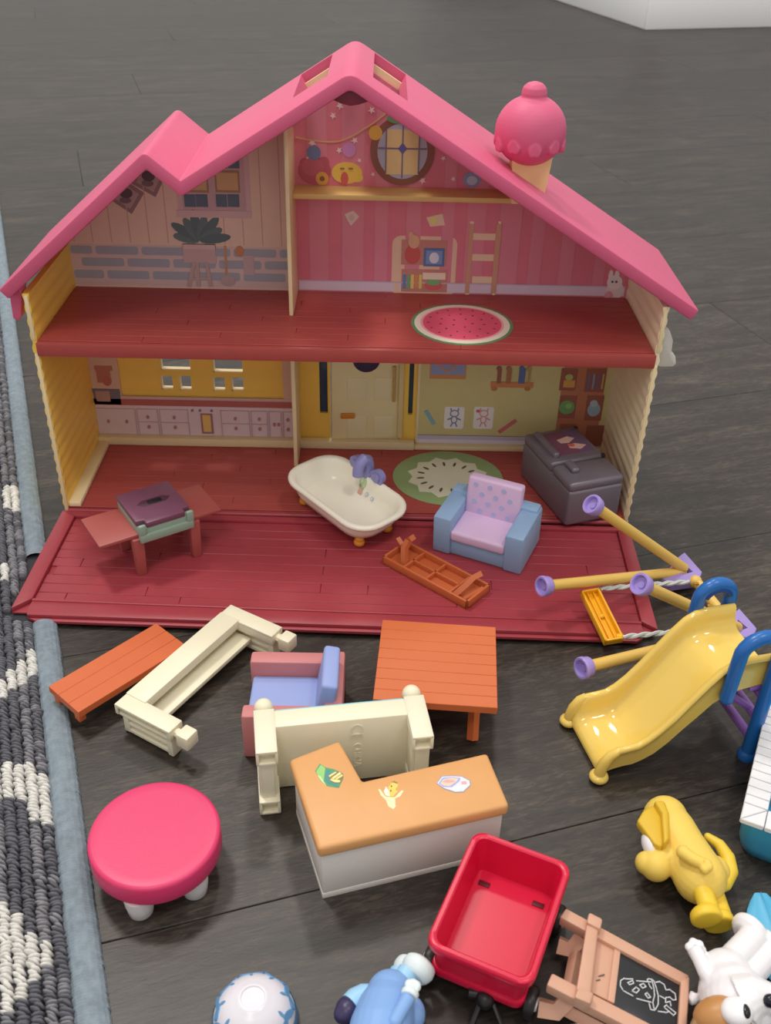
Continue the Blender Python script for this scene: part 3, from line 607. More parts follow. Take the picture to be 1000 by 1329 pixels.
def armchair(name, label, x, y, z, a, w, d, h, hb, body, cush, aw=13, dots=None, group=None):
    t = thing(name, label, 'armchair', x, y, z, a, group)
    B_ = plastic(body, .5, .03, .1, .35); Cc = plastic(cush, .5, .03, .1, .35)
    q = MB().box((-w/2+aw/2, d/2, h/2), (aw, d, h), 1.6).box((w/2-aw/2, d/2, h/2), (aw, d, h), 1.6).box((0, d/2+1, h*.22), (w-aw*1.6, d-2, h*.44), 1).box((0, d-5, h*.5+1), (w-2, 10, h+2), 1.6)
    q.build('frame', B_, t)
    MB().box((0, d*.5-4, h*.44+3.6), (w-2*aw+.6, d*.72+4, 8), 2, seg=3).build('seat_cushion', Cc, t)
    T0 = Matrix.Translation((0, d-11, h*.44+6)) @ Matrix.Rotation(R(-10), 4, 'X')
    o = MB().box((0, 0, (hb-h*.44)/2-2), (w-2*aw+.6, 9, hb-h*.44), 2, M=T0, seg=3).build('back_cushion', Cc, t)
    if dots:
        m = MB().mat(P(dots)); H2 = hb-h*.44
        for i in range(5):
            for j in range(4):
                px_, pz = -16.5+10*i+(5 if j % 2 else 0)-1.5, 3.5+6.4*j
                if abs(px_) < (w-2*aw)/2-2 and pz < H2-5: m.prism(ell(px_, pz, 1.9, 1.9, 12), 4.4, 4.75, M=T0 @ XZ)
        m.build('polka_dots', None, o)
    return t
ch = armchair('armchair', 'pale blue toy armchair with lilac cushions and blue polka dots', 89, -52, ZD, -25, 64, 41, 30, 43, '#93b1d4', '#dfc0e2', 13, '#a6a8da'); ch.rotation_euler = (R(3.6), 0, R(-25))

def tray_bench():
    a, b_, c = GZ(494.5, 719, 14), GZ(605, 779, 14), GZ(638, 755, 14)
    an = math.degrees(math.atan2(b_[1]-a[1], b_[0]-a[0])); Ln = math.dist(a, b_); wd = 25
    o = ((a[0]+c[0])/2, (a[1]+c[1])/2); t = thing('picnic_bench', 'orange toy bench lying upside down on the deck with ribbed underside', 'bench', o[0], o[1], ZD, an)
    OR = plastic('#c8683c', .45, .05, .15)
    q = MB().box((0, 0, .8), (Ln, wd, 1.6), .3)
    for y in (-wd/2+.9, wd/2-.9): q.box((0, y, 3.2), (Ln, 1.8, 6.4), .4)
    for x in (-Ln/2+.9, Ln/2-.9): q.box((x, 0, 3.2), (1.8, wd, 6.4), .4)
    q.build('seat_board', OR, t)
    r_ = MB()
    for x in (-Ln*.26, 0, Ln*.28): r_.box((x, 0, 3), (1.6, wd-3, 4.6), .2)
    r_.box((0, 0, 3), (Ln*.56, 1.6, 4.6), .2); r_.build('underside_ribs', OR, t)
    for sx in (-1, 1):
        x = sx*Ln*.34; q = MB()
        if sx < 0:
            q.tube([(x+3, -6, 2), (x-1, -2, 12), (x-1, 2, 17)], 2.6, 4).tube([(x-1, 2, 17), (x-1, 7, 17)], 2.6, 4).tube([(x-6, 6, 2), (x-9, 4, 9), (x-13, 5, 11)], 2.2, 4)
        else: q.tube([(x-1, -9, 4), (x+2, -3, 9), (x+3, 4, 12), (x+5, 10, 13)], 2.6, 4).tube([(x+5, -8, 3), (x+10, 6, 6.5)], 1.6, 4)
        q.build('leg', OR, t)
tray_bench()

def fridge():
    zt_ = 46; a = GZ(688, 560, zt_); b_ = GZ(755, 549, zt_); c = GZ(815, 618, zt_); d = GZ(742, 632, zt_)
    o = ((a[0]+c[0])/2, (a[1]+c[1])/2); an = math.degrees(math.atan2(b_[1]-a[1], b_[0]-a[0]))
    t = thing('refrigerator', 'dark grey toy fridge lying on its back against the yellow side wall', 'fridge', o[0]-3.5, o[1]-1, ZF+.3, an)
    GR = plastic('#7d7580', .32, .04, .1, .5, 0, .25); Ld, Wd = 74, 43; H = zt_-ZF
    MB().box((0, 0, (H-7)/2), (Wd, Ld, H-7), 2.6, seg=3).build('body', GR, t)
    d1_ = MB().box((0, Ld*.19, H-4), (Wd, Ld*.6, 8), 2.4, seg=3).build('door', GR, t)
    d2_ = MB().box((0, -Ld*.31, H-4.4), (Wd, Ld*.37, 7.4), 2.6, seg=3).build('door', GR, t)
    MB().box((-Wd/2+7, Ld*.19, H+1.6), (5, Ld*.46, 5.5), 1.8, seg=3).build('handle', GR, d1_)
    MB().box((-Wd/2+11, -Ld*.24, H+1), (6, 13, 4), 1.6, seg=3).build('handle', GR, d2_)
    for y in (-Ld*.1, Ld*.46): MB().box((Wd/2-1, y, H-2), (3, 3, 5), .8).build('hinge', plastic('#2e2a30', .5), t)
    m = MB().floor_deco(rect(-Wd/2+11, Ld*.0, Wd/2-4, Ld*.42), '#5b3c62', H, 1)
    m.floor_deco(rect(-Wd/2+11, Ld*.0, Wd/2-15, Ld*.42), '#6a2f4a', H, 2)
    m.floor_deco([(-3, 20), (7, 23), (11, 19), (4, 14), (-2, 15)], '#e2b3aa', H, 3).floor_deco([(2, 12), (8, 12), (15, 8), (9, 4), (1, 7)], '#e0a79c', H, 3).floor_deco(ell(4, 10, 2.5, 2), '#c9504a', H, 4)
    m.build('sticker', None, t)
fridge()

# ------------------------------------------------------------------ benches, tables, beds
def orange_bench():
    a, b_, c, d = GZ(69, 891, 17), GZ(107, 935, 17), GZ(236, 837, 17), GZ(207, 810, 17)
    an = math.degrees(math.atan2(d[1]-a[1], d[0]-a[0])); Ln = (math.dist(a, d)+math.dist(b_, c))/2; wd = (math.dist(a, b_)+math.dist(c, d))/2
    o = ((a[0]+c[0])/2, (a[1]+c[1])/2); t = thing('picnic_bench', 'orange toy bench standing half on the rug edge', 'bench', o[0], o[1], 0, an)
    OR = plastic('#d0683a', .42, .04, .15); h = wd/3
    for j in range(3): MB().box((0, -wd/2+(j+.5)*h, 14.6), (Ln, h-.05, 4.4), .2, seg=1).build('seat_slat', OR, t)
    for x in (-Ln*.46, Ln*.42):
        MB().box((x, 0, 11.4), (4, wd*.86, 3.4), .5).build('crossbar', OR, t)
        for y in (-wd*.34, wd*.34): MB().box((x, y, 8.6 if x < 0 else 6.8), (4.4, 5, 4.2 if x < 0 else 7.6), .6).build('leg', OR, t)
orange_bench()

def picnic_table():
    zt_ = 34; q = [GZ(495, 804, zt_), GZ(647, 814, zt_), GZ(646, 921, zt_), GZ(480, 905, zt_)]
    o = (sum(p[0] for p in q)/4, sum(p[1] for p in q)/4); an = math.degrees(math.atan2(q[1][1]-q[0][1], q[1][0]-q[0][0]))
    t = thing('picnic_table', 'square orange toy picnic table with grooved planks', 'table', o[0], o[1], 0, an); w = 66.; d = 65.; OR = plastic('#cf6c3c', .42, .04, .15)
    h = d/8
    for j in range(8): MB().box((0, -d/2+(j+.5)*h, zt_-2.4), (w, h-.05, 4.8), .24, seg=1).build('table_plank', OR, t)
    MB().box((0, 0, zt_-6), (w-8, 8, 3), .4).box((0, 0, zt_-4.6), (w-1, d-1, 1), .2).build('underframe', OR, t)
    for x in (-22, 22.):
        for y in (-1, 1): MB().tube([(x, y*7, zt_-5), (x, y*26, 1.6)], 3.2, 4).build('leg', OR, t)
    for x in (-22, 22): MB().box((x, 0, 20), (3, 34, 4), .5).build('crossbar', OR, t)
picnic_table()

BED = plastic('#efe8cd', .4, .02, .08, .4, .1)
def bunk_frame():
    zt_ = 22; a, b_, c = GZ(148, 912, zt_), GZ(284, 796, zt_), GZ(218, 952, zt_)
    an = math.degrees(math.atan2(b_[1]-a[1], b_[0]-a[0])); Ln = math.dist(a, b_)+11
    t = thing('bed', 'empty cream toy bed frame lying on its side beside the orange bench', 'bed', a[0], a[1], 0, an)
    MB().box((Ln/2, -7, 19), (Ln-18, 14, 6), .5).box((Ln/2, -2, 12), (Ln-18, 3, 12), .4).box((Ln/2, -15.5, 9.5), (Ln-18, 13, 3), .4).build('side_rail', BED, t)
    for x0 in (5, Ln-5):
        out = -1 if x0 < 20 else 1
        e = MB().box((x0, -19.5, 20.2), (10.5, 39, 2.2), .5).box((x0+4.4*-out, -19.5, 17.6), (1.6, 39, 6.6), .4).box((x0+4.4*out, -1, 17.6), (1.6, 2, 6.6), .2).box((x0+4.4*out, -38, 17.6), (1.6, 2, 6.6), .2)
        e.box((x0, -1, 17.4), (10, 2, 7), .4).box((x0, -38, 17.4), (10, 2, 7), .4).box((x0, -19.5, 14.4), (9, 38, 1.4), .3); e = e.build('end_post', BED, t)
        p_ = MB()
        for z in (2.2, 7.4, 12.8): p_.box((x0, -20, z), (6, 34, 2.4), .4)
        p_.box((x0, -4.6, 7.4), (6.4, 4, 13), .5).box((x0, -36, 7), (7, 4, 14), .8).box((x0-out*.6, -20, 7.5), (2.4, 32, 11), .2)
        p_.build('end_panel', BED, t)
        MB().tube([(x0, -37, 17), (x0, -43, 17)], 2.6, 8).box((x0, -46.4, 17), (9, 8, 9), .9).build('post_knob', BED, t)
bunk_frame()

def toy_bed():
    t = thing('bed', 'cream toy bed tipped on its side showing its underside behind the counter', 'bed', -34, -233, 0, 8.7)
    Ln = 77; H = 46
    MB().box((Ln/2, -5, 23), (Ln-9, 11.5, 45), .7).build('bed_base', BED, t)
    MB().box((Ln/2, 1.4, 23), (Ln-11, 1.6, 43), .3).build('mattress_print', plastic('#8fd0dc', .5), t)
    for x, k in ((0, 0), (Ln, 1)):
        y1 = -27
        p_ = MB().box((x, -12, 23), (9.4, 21, 45), .6).box((x, -23.2, 23), (6, 2, 30), .3).build('end_board', BED, t)
        for z in (41.3, 5):
            q = MB().box((x, -12.6, z+3.9), (10.6, 29, 1.5), .4).box((x, -12.6, z-3.9), (10.6, 29, 1.5), .4).box((x-4.6, -12.6, z), (1.5, 29, 9), .4).box((x+4.6, -12.6, z), (1.5, 29, 9), .4).box((x, -9, z), (9, 21, 7), .2)
            q.tube([(x, 2, z), (x, 5, z)], 2.4, 12).build('bed_post', BED, t)
            if z > 20: MB().ball((x, 7.4, z), 5.0, n=18).build('post_ball', BED, t)
    for txt, sx_, sz, sz_ in (('CE', 43, 42.5, 9), ('CHINA', 44.5, 28.5, 5.6), ('C-2020A', 50, 31, 5)):
        if txt.startswith('C-'): continue
        cu = bpy.data.curves.new('text', 'FONT'); cu.body = txt; cu.size = sz_*S; cu.extrude = .00035; cu.align_x = 'LEFT'
        tmp = bpy.data.objects.new('tmp', cu); COL.objects.link(tmp); me = bpy.data.meshes.new_from_object(tmp.evaluated_get(bpy.context.evaluated_depsgraph_get())); bpy.data.objects.remove(tmp)
        me.materials.clear(); me.materials.append(BED); o = link('moulded_lettering', me, t)
        o.matrix_local = Matrix.Translation((sx_*S, -10.9*S, sz*S)) @ Matrix.Rotation(R(90), 4, 'X') @ Matrix.Rotation(R(-90), 4, 'Z')
toy_bed()
armchair('armchair', 'pink toy armchair with blue cushions behind the tipped bed', -48, -196.8, 0, -90, 51, 53, 31, 41, '#cc8383', '#97a7dc', 9.5)

def counter():
    zt_ = 40; q = [GZ(*p, zt_) for p in ((375, 985), (440, 960), (470, 1013), (632, 976), (661, 1045), (413, 1102))]
    o = q[5]; t = thing('kitchen_counter', 'L shaped toy kitchen counter with tan worktop and food stickers', 'counter', o[0], o[1], 0, 0)
    l = [(p[0]-o[0], p[1]-o[1]) for p in q]
    def inset(pl, d):
        n = len(pl); out = []
        for i in range(n):
            p = Vector(pl[i]); u = (p-Vector(pl[i-1])).normalized(); w = (Vector(pl[(i+1) % n])-p).normalized()
            n1, n2 = Vector((u.y, -u.x)), Vector((w.y, -w.x)); b_ = (n1+n2).normalized(); out.append(tuple(p+b_*(d/b_.dot(n1))))
        return out
    l = l
    MB().prism(inset(l, 2), 3.9, 34, .4).prism(inset(l, 1.9), 0, 3.8, .3).build('cabinet', plastic('#e9e4dc', .45, .02, .1), t)
    wt = MB().prism(l, 32.6, zt_, 2.0, seg=3).build('worktop', plastic('#dda469', .42, .03, .2), t)
    def G(u, v): a = GZ(u, v, zt_); return (a[0]-o[0], a[1]-o[1])
    def sticker(name, items, lab):
        m = MB()
        for k, (pts, hx) in enumerate(items): m.floor_deco([G(*p) for p in pts], hx, zt_-.02, 1+k*.25)
        x = m.build(name, None, wt); x['label'] = lab
    # zoomed sketch coordinates -> photograph pixels (crop 380,960, scale .16)
    s1 = lambda pts: [(380+x*.16, 960+y*.16) for x, y in pts]
    sticker('crisps_sticker', [(s1([(180, 255), (218, 195), (262, 225), (330, 240), (405, 275), (410, 310), (372, 392), (280, 378), (225, 335)]), '#3c8a5c'), (s1([(188, 260), (225, 205), (262, 232), (250, 330), (240, 350), (205, 305)]), '#86c460'), (s1([(200, 290), (222, 300), (255, 350), (270, 372), (230, 338)]), '#c9e8a0'),
        (s1([(255, 300), (275, 250), (300, 250), (290, 340), (360, 368), (365, 385), (280, 350)]), '#2f7e86'), (s1([(280, 300), (330, 268), (385, 262), (408, 290), (390, 350), (350, 355), (310, 345)]), '#7a6a38'), (s1([(288, 296), (345, 262), (352, 270), (300, 306)]), '#f0dc86'), (s1([(310, 316), (380, 266), (392, 280), (330, 322)]), '#f2df8c'), (s1([(340, 322), (396, 285), (406, 296), (356, 328)]), '#eeda84'), (s1([(300, 330), (310, 322), (385, 335), (380, 350), (340, 350)]), '#f0dc86')], 'green packet of crisps sticker')
    sticker('banana_sticker', [(s1([(692, 402), (708, 404), (742, 455), (762, 465), (825, 468), (880, 412), (896, 416), (870, 460), (828, 478), (832, 545), (815, 565), (775, 545), (752, 490), (712, 452)]), '#f3e2ac'), (s1([(775, 460), (772, 385), (815, 338), (852, 352), (848, 385), (830, 402), (848, 425), (812, 462)]), '#e8c54a'), (s1([(736, 420), (755, 382), (778, 420), (784, 462), (750, 452)]), '#faf3dc'), (s1([(800, 345), (820, 336), (852, 352), (846, 360)]), '#8a6a30'), (s1([(792, 375), (802, 372), (804, 385), (794, 387)]), '#5a4420'), (s1([(788, 412), (798, 410), (798, 422), (788, 424)]), '#5a4420')], 'peeled banana sticker')
    s2 = lambda pts: [(540+x*.14, 980+y*.14) for x, y in pts]
    sticker('sandwich_sticker', [(s2([(185, 262), (235, 195), (330, 190), (420, 195), (500, 235), (505, 280), (440, 345), (360, 350), (255, 315)]), '#7f86a8'), (s2([(192, 262), (238, 202), (330, 197), (418, 202), (492, 240), (497, 278), (436, 337), (362, 342), (258, 308)]), '#d9d9de'), (s2([(205, 265), (245, 212), (330, 205), (410, 215), (400, 245), (330, 300), (250, 298)]), '#8f9de0'), (s2([(222, 265), (250, 228), (330, 212), (390, 222), (370, 250), (310, 290), (255, 285)]), '#eec3a4'), (s2([(240, 250), (280, 230), (340, 235), (360, 250), (290, 262)]), '#e79a94'), (s2([(415, 250), (460, 245), (468, 270), (420, 272)]), '#e59a9c'), (s2([(330, 325), (400, 285), (455, 288), (440, 322), (380, 335)]), '#f4f4f6')], 'wrapped sandwich sticker')
counter()

def stool():
    zt_ = 27; a, b_ = GZ(115, 1085, zt_), GZ(283, 1082, zt_); cx_, cy2 = (a[0]+b_[0])/2, (GZ(198, 1019, zt_)[1]+GZ(190, 1147, zt_)[1])/2
    t = thing('stool', 'round hot pink toy table on short white legs near the rug', 'table', cx_, cy2, 0, 0); r_ = 30.5
    MB().lathe([(.01, 13.5), (r_-4, 13.5), (r_-1, 14.2), (r_, 16), (r_, zt_-1.9), (r_-.35, zt_-.9), (r_-1.1, zt_-.2), (r_-2, zt_), (r_-6, zt_), (.01, zt_)], 64, cap=False).build('top', plastic('#de3c6e', .38, .02, .12, .45), t, ang=50)
    for u, v in ((183, 1180), (253, 1154), (195, 1120), (150, 1135)):
        p_ = GZ(u, v, 2); x, y = p_[0]-cx_, p_[1]-cy2
        if (u, v) == (195, 1120): x, y = 12, 16
        if (u, v) == (150, 1135): x, y = -17, 8
        MB().lathe([(.01, 0), (4.4, 0), (5.6, 1.4), (6.6, 8), (7, 14), (.01, 14)], 24, Matrix.Translation((x, y, 0)), cap=False).build('leg', plastic('#e6e0e0', .35, .01), t, ang=50)
stool()

def wagon():
    zt_ = 32; q = [GZ(618, 1077, zt_), GZ(742, 1118, zt_), GZ(690, 1292, zt_), GZ(550, 1217, zt_)]
    o = (sum(p[0] for p in q)/4, sum(p[1] for p in q)/4)
    mid = lambda a, b_: Vector(((a[0]+b_[0])/2, (a[1]+b_[1])/2)); ax = mid(q[0], q[1])-mid(q[2], q[3]); Ln = ax.length; Wd = (math.dist(q[0], q[1])+math.dist(q[2], q[3]))/2
    an = math.degrees(math.atan2(ax.y, ax.x))-90; t = thing('wagon', 'crimson toy wagon with black wheels in front of the counter', 'wagon', o[0], o[1], 0, an)
    RD = plastic('#d4143f', .3, .02, 0, .5, .05)
    def rg(dx, z, r): return [(x, y, z) for x, y in rrect(0, 0, Wd-dx, Ln-dx, r, 6)]
    rings = [rg(9, 8.4, 4), rg(5.6, 8.4, 4.6), rg(4.6, 9.2, 5), rg(4.6, 12.4, 5), rg(5.6, 13.4, 5), rg(6.5, 13.4, 4.5), rg(5.5, 26, 5), rg(1.5, 27, 6), rg(.3, 28, 6.4), rg(0, 30, 6.6), rg(.6, 31.4, 6.4), rg(2, 32, 6), rg(5, 32, 5), rg(6.4, 31.4, 4.6), rg(7.2, 29, 4.2), rg(11, 13, 3), rg(11.6, 12.2, 2.6)]
    tub = MB().loft(rings); k = MB()
    for x, y in ((-Wd/2+10, -Ln/2+10), (Wd/2-10, -Ln/2+10), (-Wd/2+10, Ln/2-12), (Wd/2-10, Ln/2-12)): k.box((x, y, 10), (6, 3.4, 12))
    k.box((0, -Ln/2+9, 10), (2.4, 2, 12)); body = tub.build('tub', RD, t)
    for x, y in ((-Wd/2+10.5, -Ln/2+10.5), (Wd/2-10.5, -Ln/2+10.5), (-Wd/2+10.5, Ln/2-13), (Wd/2-10.5, Ln/2-13)): MB().box((x, y, 12.3), (5.4, 2.6, .8), .15).build('axle_slot', plastic('#5c0a1c', .5), body)
    MB().box((0, -Ln/2+9.5, 12.3), (2, 1.6, .8), .15).build('axle_slot', plastic('#5c0a1c', .5), body)
    BK = plastic('#1c1a1b', .4); HB = plastic('#c8c6c8', .3)
    for y in (-Ln/2+9, Ln/2-13):
        MB().tube([(-Wd/2, y, 7.5), (Wd/2, y, 7.5)], 1.6, 10).build('axle', BK, t)
        for sx in (-1, 1):
            w = MB().lathe([(.01, -2.4), (5.4, -2.4), (6.5, -2), (7, -1), (7, 1), (6.5, 2), (5.4, 2.4), (.01, 2.4)], 26, Matrix.Translation((sx*(Wd/2-.6), y, 7)) @ Matrix.Rotation(R(90), 4, 'Y'), cap=False).build('wheel', BK, t)
            MB().lathe([(.01, -2.8), (2.6, -2.8), (3.2, -2), (3.2, 2), (2.6, 2.8), (.01, 2.8)], 16, Matrix.Translation((sx*(Wd/2-.3), y, 7)) @ Matrix.Rotation(R(90), 4, 'Y'), cap=False).build('hub_cap', HB, w)
    inv = (Matrix.Translation((o[0], o[1], 0)) @ Matrix.Rotation(R(an), 4, 'Z')).inverted()
    def lc(u, v, z): g = GZ(u, v, z); return tuple(inv @ Vector((g[0], g[1], z)))
    h = MB().ball(lc(629, 1297, 8), 4.2, n=18).tube([lc(620, 1290, 8), lc(608, 1288, 8)], 2.6, 10)
    h.tube([lc(622, 1303, 7), lc(612, 1330, 4), lc(612, 1360, 2)], 1.3, 8).tube([lc(640, 1303, 7), lc(650, 1330, 4), lc(648, 1360, 2)], 1.3, 8).tube([(0, -Ln/2+6, 7), lc(629, 1297, 8)], 1.8, 8)
    h.build('pull_handle', BK, t)
wagon()

# ------------------------------------------------------------------ swing set, slide, pool
def local(o): return lambda u, v, z: Vector((GZ(u, v, z)[0]-o[0], GZ(u, v, z)[1]-o[1], z-o[2]))
def swing():
    o = (*GZ(880, 760, 0), 0); A = local(o)
    t = thing('swing_set', 'toppled yellow toy swing set with lilac end caps and braided ropes', 'swing', o[0], o[1], 0)
    YE = plastic('#e6bf62', .35, .03, 0, .45, .08); LI = plastic('#a48fd4', .35, .02); OR = plastic('#f2b21e', .35, .03)
    br1, br2 = A(886, 742, 8), A(955, 819, 8)
    def pole(tip, end):
        d = (tip-end).normalized(); p_ = MB().tube([tuple(end), tuple(tip)], 3.5, 16).build('pole', YE, t)
        M = Matrix.Translation(tip) @ d.to_track_quat('Z', 'Y').to_matrix().to_4x4()
        MB().lathe([(.01, -1), (4.2, -1), (5.6, 0), (6, .8), (6, 3.4), (6.5, 3.8), (6.5, 5.6), (6.1, 6.2), (5, 6.2), (4.7, 5.6), (4.5, 3.6), (2.2, 3.2), (2, 4), (.01, 4)], 28, M, cap=False).build('end_cap', LI, t)
    pole(A(774, 659, 76), br1+Vector((0, 0, 3))); pole(A(712, 760, 34), br1); pole(A(837, 761, 70), br2+Vector((0, 0, 3))); pole(A(764, 865, 26), br2)
    MB().tube([tuple(A(903, 755, 9)), tuple(br2)], 3.4, 14).ball(A(902, 755, 9), 4.4, n=16).build('crossbar', YE, t)
    cb = MB()
    for u, v in ((903, 757), (912, 772), (921, 786)): p_ = A(u, v, 12.3); cb.box(p_, (3.4, 2.2, .8), .2)
    cb.build('slot', plastic('#a97a24', .5), t)
    for du, dv in ((0, 0), (71, 73)):
        g = lambda u, v: (A(u+du, v+dv, 11).x, A(u+du, v+dv, 11).y)
        b_ = MB().prism([g(*q) for q in ((857, 750), (880, 722), (888, 716), (911, 742), (907, 752), (872, 757))], 4, 11, .9)
        hole = MB().prism([g(*q) for q in ((886, 731), (899, 742), (885, 746))], 6.5, 20)
        cut(b_, hole, 'bracket', LI, t)
    # seat
    sa, sb, sc2, sd = A(752, 770, 20), A(768, 752, 22), A(804, 820, 14), A(784, 836, 11)
    ux = (sd-sa).normalized(); uy = (sb-sa); uy = (uy-ux*uy.dot(ux)).normalized(); un_ = ux.cross(uy)
    if un_.z < 0: un_ = -un_
    Ls, Ws = (sd-sa).length, 12.5
    M = Matrix((ux, uy, un_)).transposed().to_4x4(); M.translation = (sa+sd)/2+uy*Ws/2
    s_ = MB().box((0, 0, -1), (Ls, Ws, 1.4), .3, M)
    for y in (-Ws/2+.7, Ws/2-.7): s_.box((0, y, 1), (Ls, 1.4, 4.4), .4, M)
    for x in (-Ls/2+.7, Ls/2-.7): s_.box((x, 0, 1), (1.4, Ws, 4.4), .4, M)
    s_ = s_.build('swing_seat', OR, t)
    r_ = MB()
    for y in (-2, 2): r_.box((0, y, .4), (Ls-3, .8, 2), .1, M)
    r_.ball(M @ Vector((0, 0, .6)), (2, 2, 1.4), n=10).build('seat_ribs', OR, s_)
    RO = plastic('#c9cdc8', .6, .1)
    for p0, p1 in ((A(778, 764, 19), A(893, 755, 12)), (A(806, 827, 13), A(955, 812, 13))):
        q = MB(); L_ = (p1-p0).length; n = int(L_/2.2); dr_ = (p1-p0).normalized(); side = dr_.cross(Vector((0, 0, 1))).normalized()
        for k in (0, math.pi): q.tube([tuple(p0+dr_*(L_*i/n)+side*math.cos(i*.8+k)*.8+Vector((0, 0, math.sin(i*.8+k)*.8))) for i in range(n+1)], 1.15, 6)
        q.build('rope', RO, t)
    MB().tube([tuple(A(801, 827, 12)), tuple(A(808, 827, 13))], 2.4, 10).build('rope_eyelet', OR, t)
swing()

def slide():
    o = Vector((*GZ(760, 975, 0), 0)); o = Vector((138.5, -213.5, 0))
    t = thing('slide', 'glossy yellow toy slide with blue looped handles and purple ladder', 'slide', o.x, o.y, 0, 14)
    YE = plastic('#edcb66', .08, .01, 0, .55, .08); BL_ = plastic('#2468b4', .28, .02); PU = plastic('#8f62b4', .4)
    st = [(-2, 9, 5, 3), (0, 15, 7, 4), (2.5, 19.6, 8.4, 5), (6, 22, 9.4, 6), (11, 22.4, 10.4, 7), (17, 23, 12, 8), (22, 26, 15, 9), (28, 31.5, 21, 12), (35, 40, 30, 18.5), (42, 50, 40, 27), (50, 61, 51.5, 36), (56, 68, 59, 43), (62, 71.8, 62.6, 47), (70, 73, 63.8, 50), (78, 73, 63.8, 51), (85, 73, 63.8, 52)]
    rings = []
    for s, zr, zc, zb in st:
        zc = zc-3.2*min(1, max(0, (s-8)/14)); zb = min(zb, zc-3)
        f = min(1, max(.55, (zr-zc)/9)); half = [(0, zc), (10.5, zc), (13.5, zc+.6), (16, zc+2.8), (17.2, zc+6*f), (18, zr-1.6), (19.2, zr-.3), (20.6, zr), (21.8, zr-.8), (22.2, zr-2.4), (21.4, zr-3.6), (20.4, zr-4.4), (20, (zr+zb)/2), (19.7, zb), (18.6, zb), (18.4, zb+1.2), (17.2, zc-.8), (14, zc-2), (0, zc-2)]
        rings.append([(s, y, z) for y, z in half]+[(s, -y, z) for y, z in half[-2:0:-1]])
    MB().loft(rings).build('chute', YE, t, ang=65)
    for y in (-20.6, 20.6):
        MB().tube([(6, y, 20), (2.4, y, 18.2), (-.5, y, 13), (-2, y, 7), (-2.2, y, 3)], [2.2, 2.6, 3, 3, 3.4], 14).ball((-2.2, y, 3.1), (5.2, 5.2, 3.1), n=18).build('foot', YE, t)
    for y in (-23.4, 24.5):
        zl = 50 if y < 0 else 56
        ra = 11.5 if y < 0 else 9.6; sc3 = 84-ra; zc3 = 78 if y < 0 else 76
        p_ = [(sc3-ra-.8, y, zl), (sc3-ra-.4, y, 64), (sc3-ra, y, 74)]+[(sc3-ra*math.cos(R(a)), y, zc3+ra*.95*math.sin(R(a))) for a in range(15, 166, 15)]+[(84, y, 74), (84, y, 50), (84, y, 25), (84, y, 5)]
        q = MB().tube(p_, 3.7, 16).ball(p_[0], 3.7, n=14).lathe([(.01, 0), (4.8, 0), (5.2, 1.5), (4.8, 4), (3.7, 5.5), (.01, 5.5)], 20, Matrix.Translation((84, y, 0)), cap=False)
        h = q.build('handle', BL_, t)
        if y > 0: MB().tube([(sc3-7.6*math.cos(R(a)), y-2.9, zc3+7.2*math.sin(R(a))) for a in range(20, 161, 14)], 1.5, 8).build('handle_groove', plastic('#0f3f86', .5), h)
    for z in (14, 29, 44): MB().box((84, 0, z), (4.4, 46, 4), 1).build('rung', PU, t)
    MB().box((80, 0, 49), (8, 40, 3), .6).build('ladder_top', PU, t)
    for y in (-15, 15): MB().tube([(62, y, 48), (83, y, 30)], 2.2, 8).build('brace', PU, t)
slide()

def pool():
    zt_ = 28; c = GZ(957, 1062, zt_); t = thing('paddling_pool', 'blue toy swimming pool with white tiled rim', 'pool', c[0]+1.2, c[1], 0, -26)
    Lx, Ly = 90, 122; BL_ = plastic('#3f9cc4', .35, .02); IN = plastic('#4fb4d8', .35, .02)
    def rg(d, z, r): return [(x+Lx/2, y+Ly/2, z) for x, y in rrect(0, 0, Lx-2*d, Ly-2*d, r, 6)]
    MB().loft([rg(6, 0, 6), rg(4, 1.2, 8), rg(2.2, 8, 8), rg(1.2, 25, 6), rg(12.4, 25, 6), rg(12.6, 24, 6), rg(15, 6, 8), rg(18, 4, 8)]).build('basin', BL_, t, ang=50)
    MB().loft([rg(11.9, 27.2, 6), rg(12.2, 24, 6), rg(14.6, 6.6, 8), rg(17, 4.6, 8)]).build('lining', IN, t, ang=50)
    WT = plastic('#e9e9ec', .35, .02); w = 11.2; n1, n2 = 13, 17
    MB().prism(rect(.6, .6, Lx-.6, Ly-.6), 25, 26).build('rim', plastic('#8e9aa8', .6), t) if False else None
    def tile(poly): MB().prism(poly, 25, zt_, .35, seg=1).build('tile', WT, t)
    for x in range(n1):
        a, b_ = w+(Lx-2*w)*x/n1+.18, w+(Lx-2*w)*(x+1)/n1-.18
        tile(rect(a, 0, b_, w)); tile(rect(a, Ly-w, b_, Ly))
    for y in range(n2):
        a, b_ = w+(Ly-2*w)*y/n2+.18, w+(Ly-2*w)*(y+1)/n2-.18
        tile(rect(0, a, w, b_)); tile(rect(Lx-w, a, Lx, b_))
    for fx in (0, 1):
        for fy in (0, 1):
            X = lambda v: Lx-v if fx else v
            Y = lambda v: Ly-v if fy else v
            tile([(X(.2), Y(0)), (X(w-.2), Y(0)), (X(w-.2), Y(w-.5))]); tile([(X(0), Y(.2)), (X(0), Y(w-.2)), (X(w-.5), Y(w-.2))])
pool()

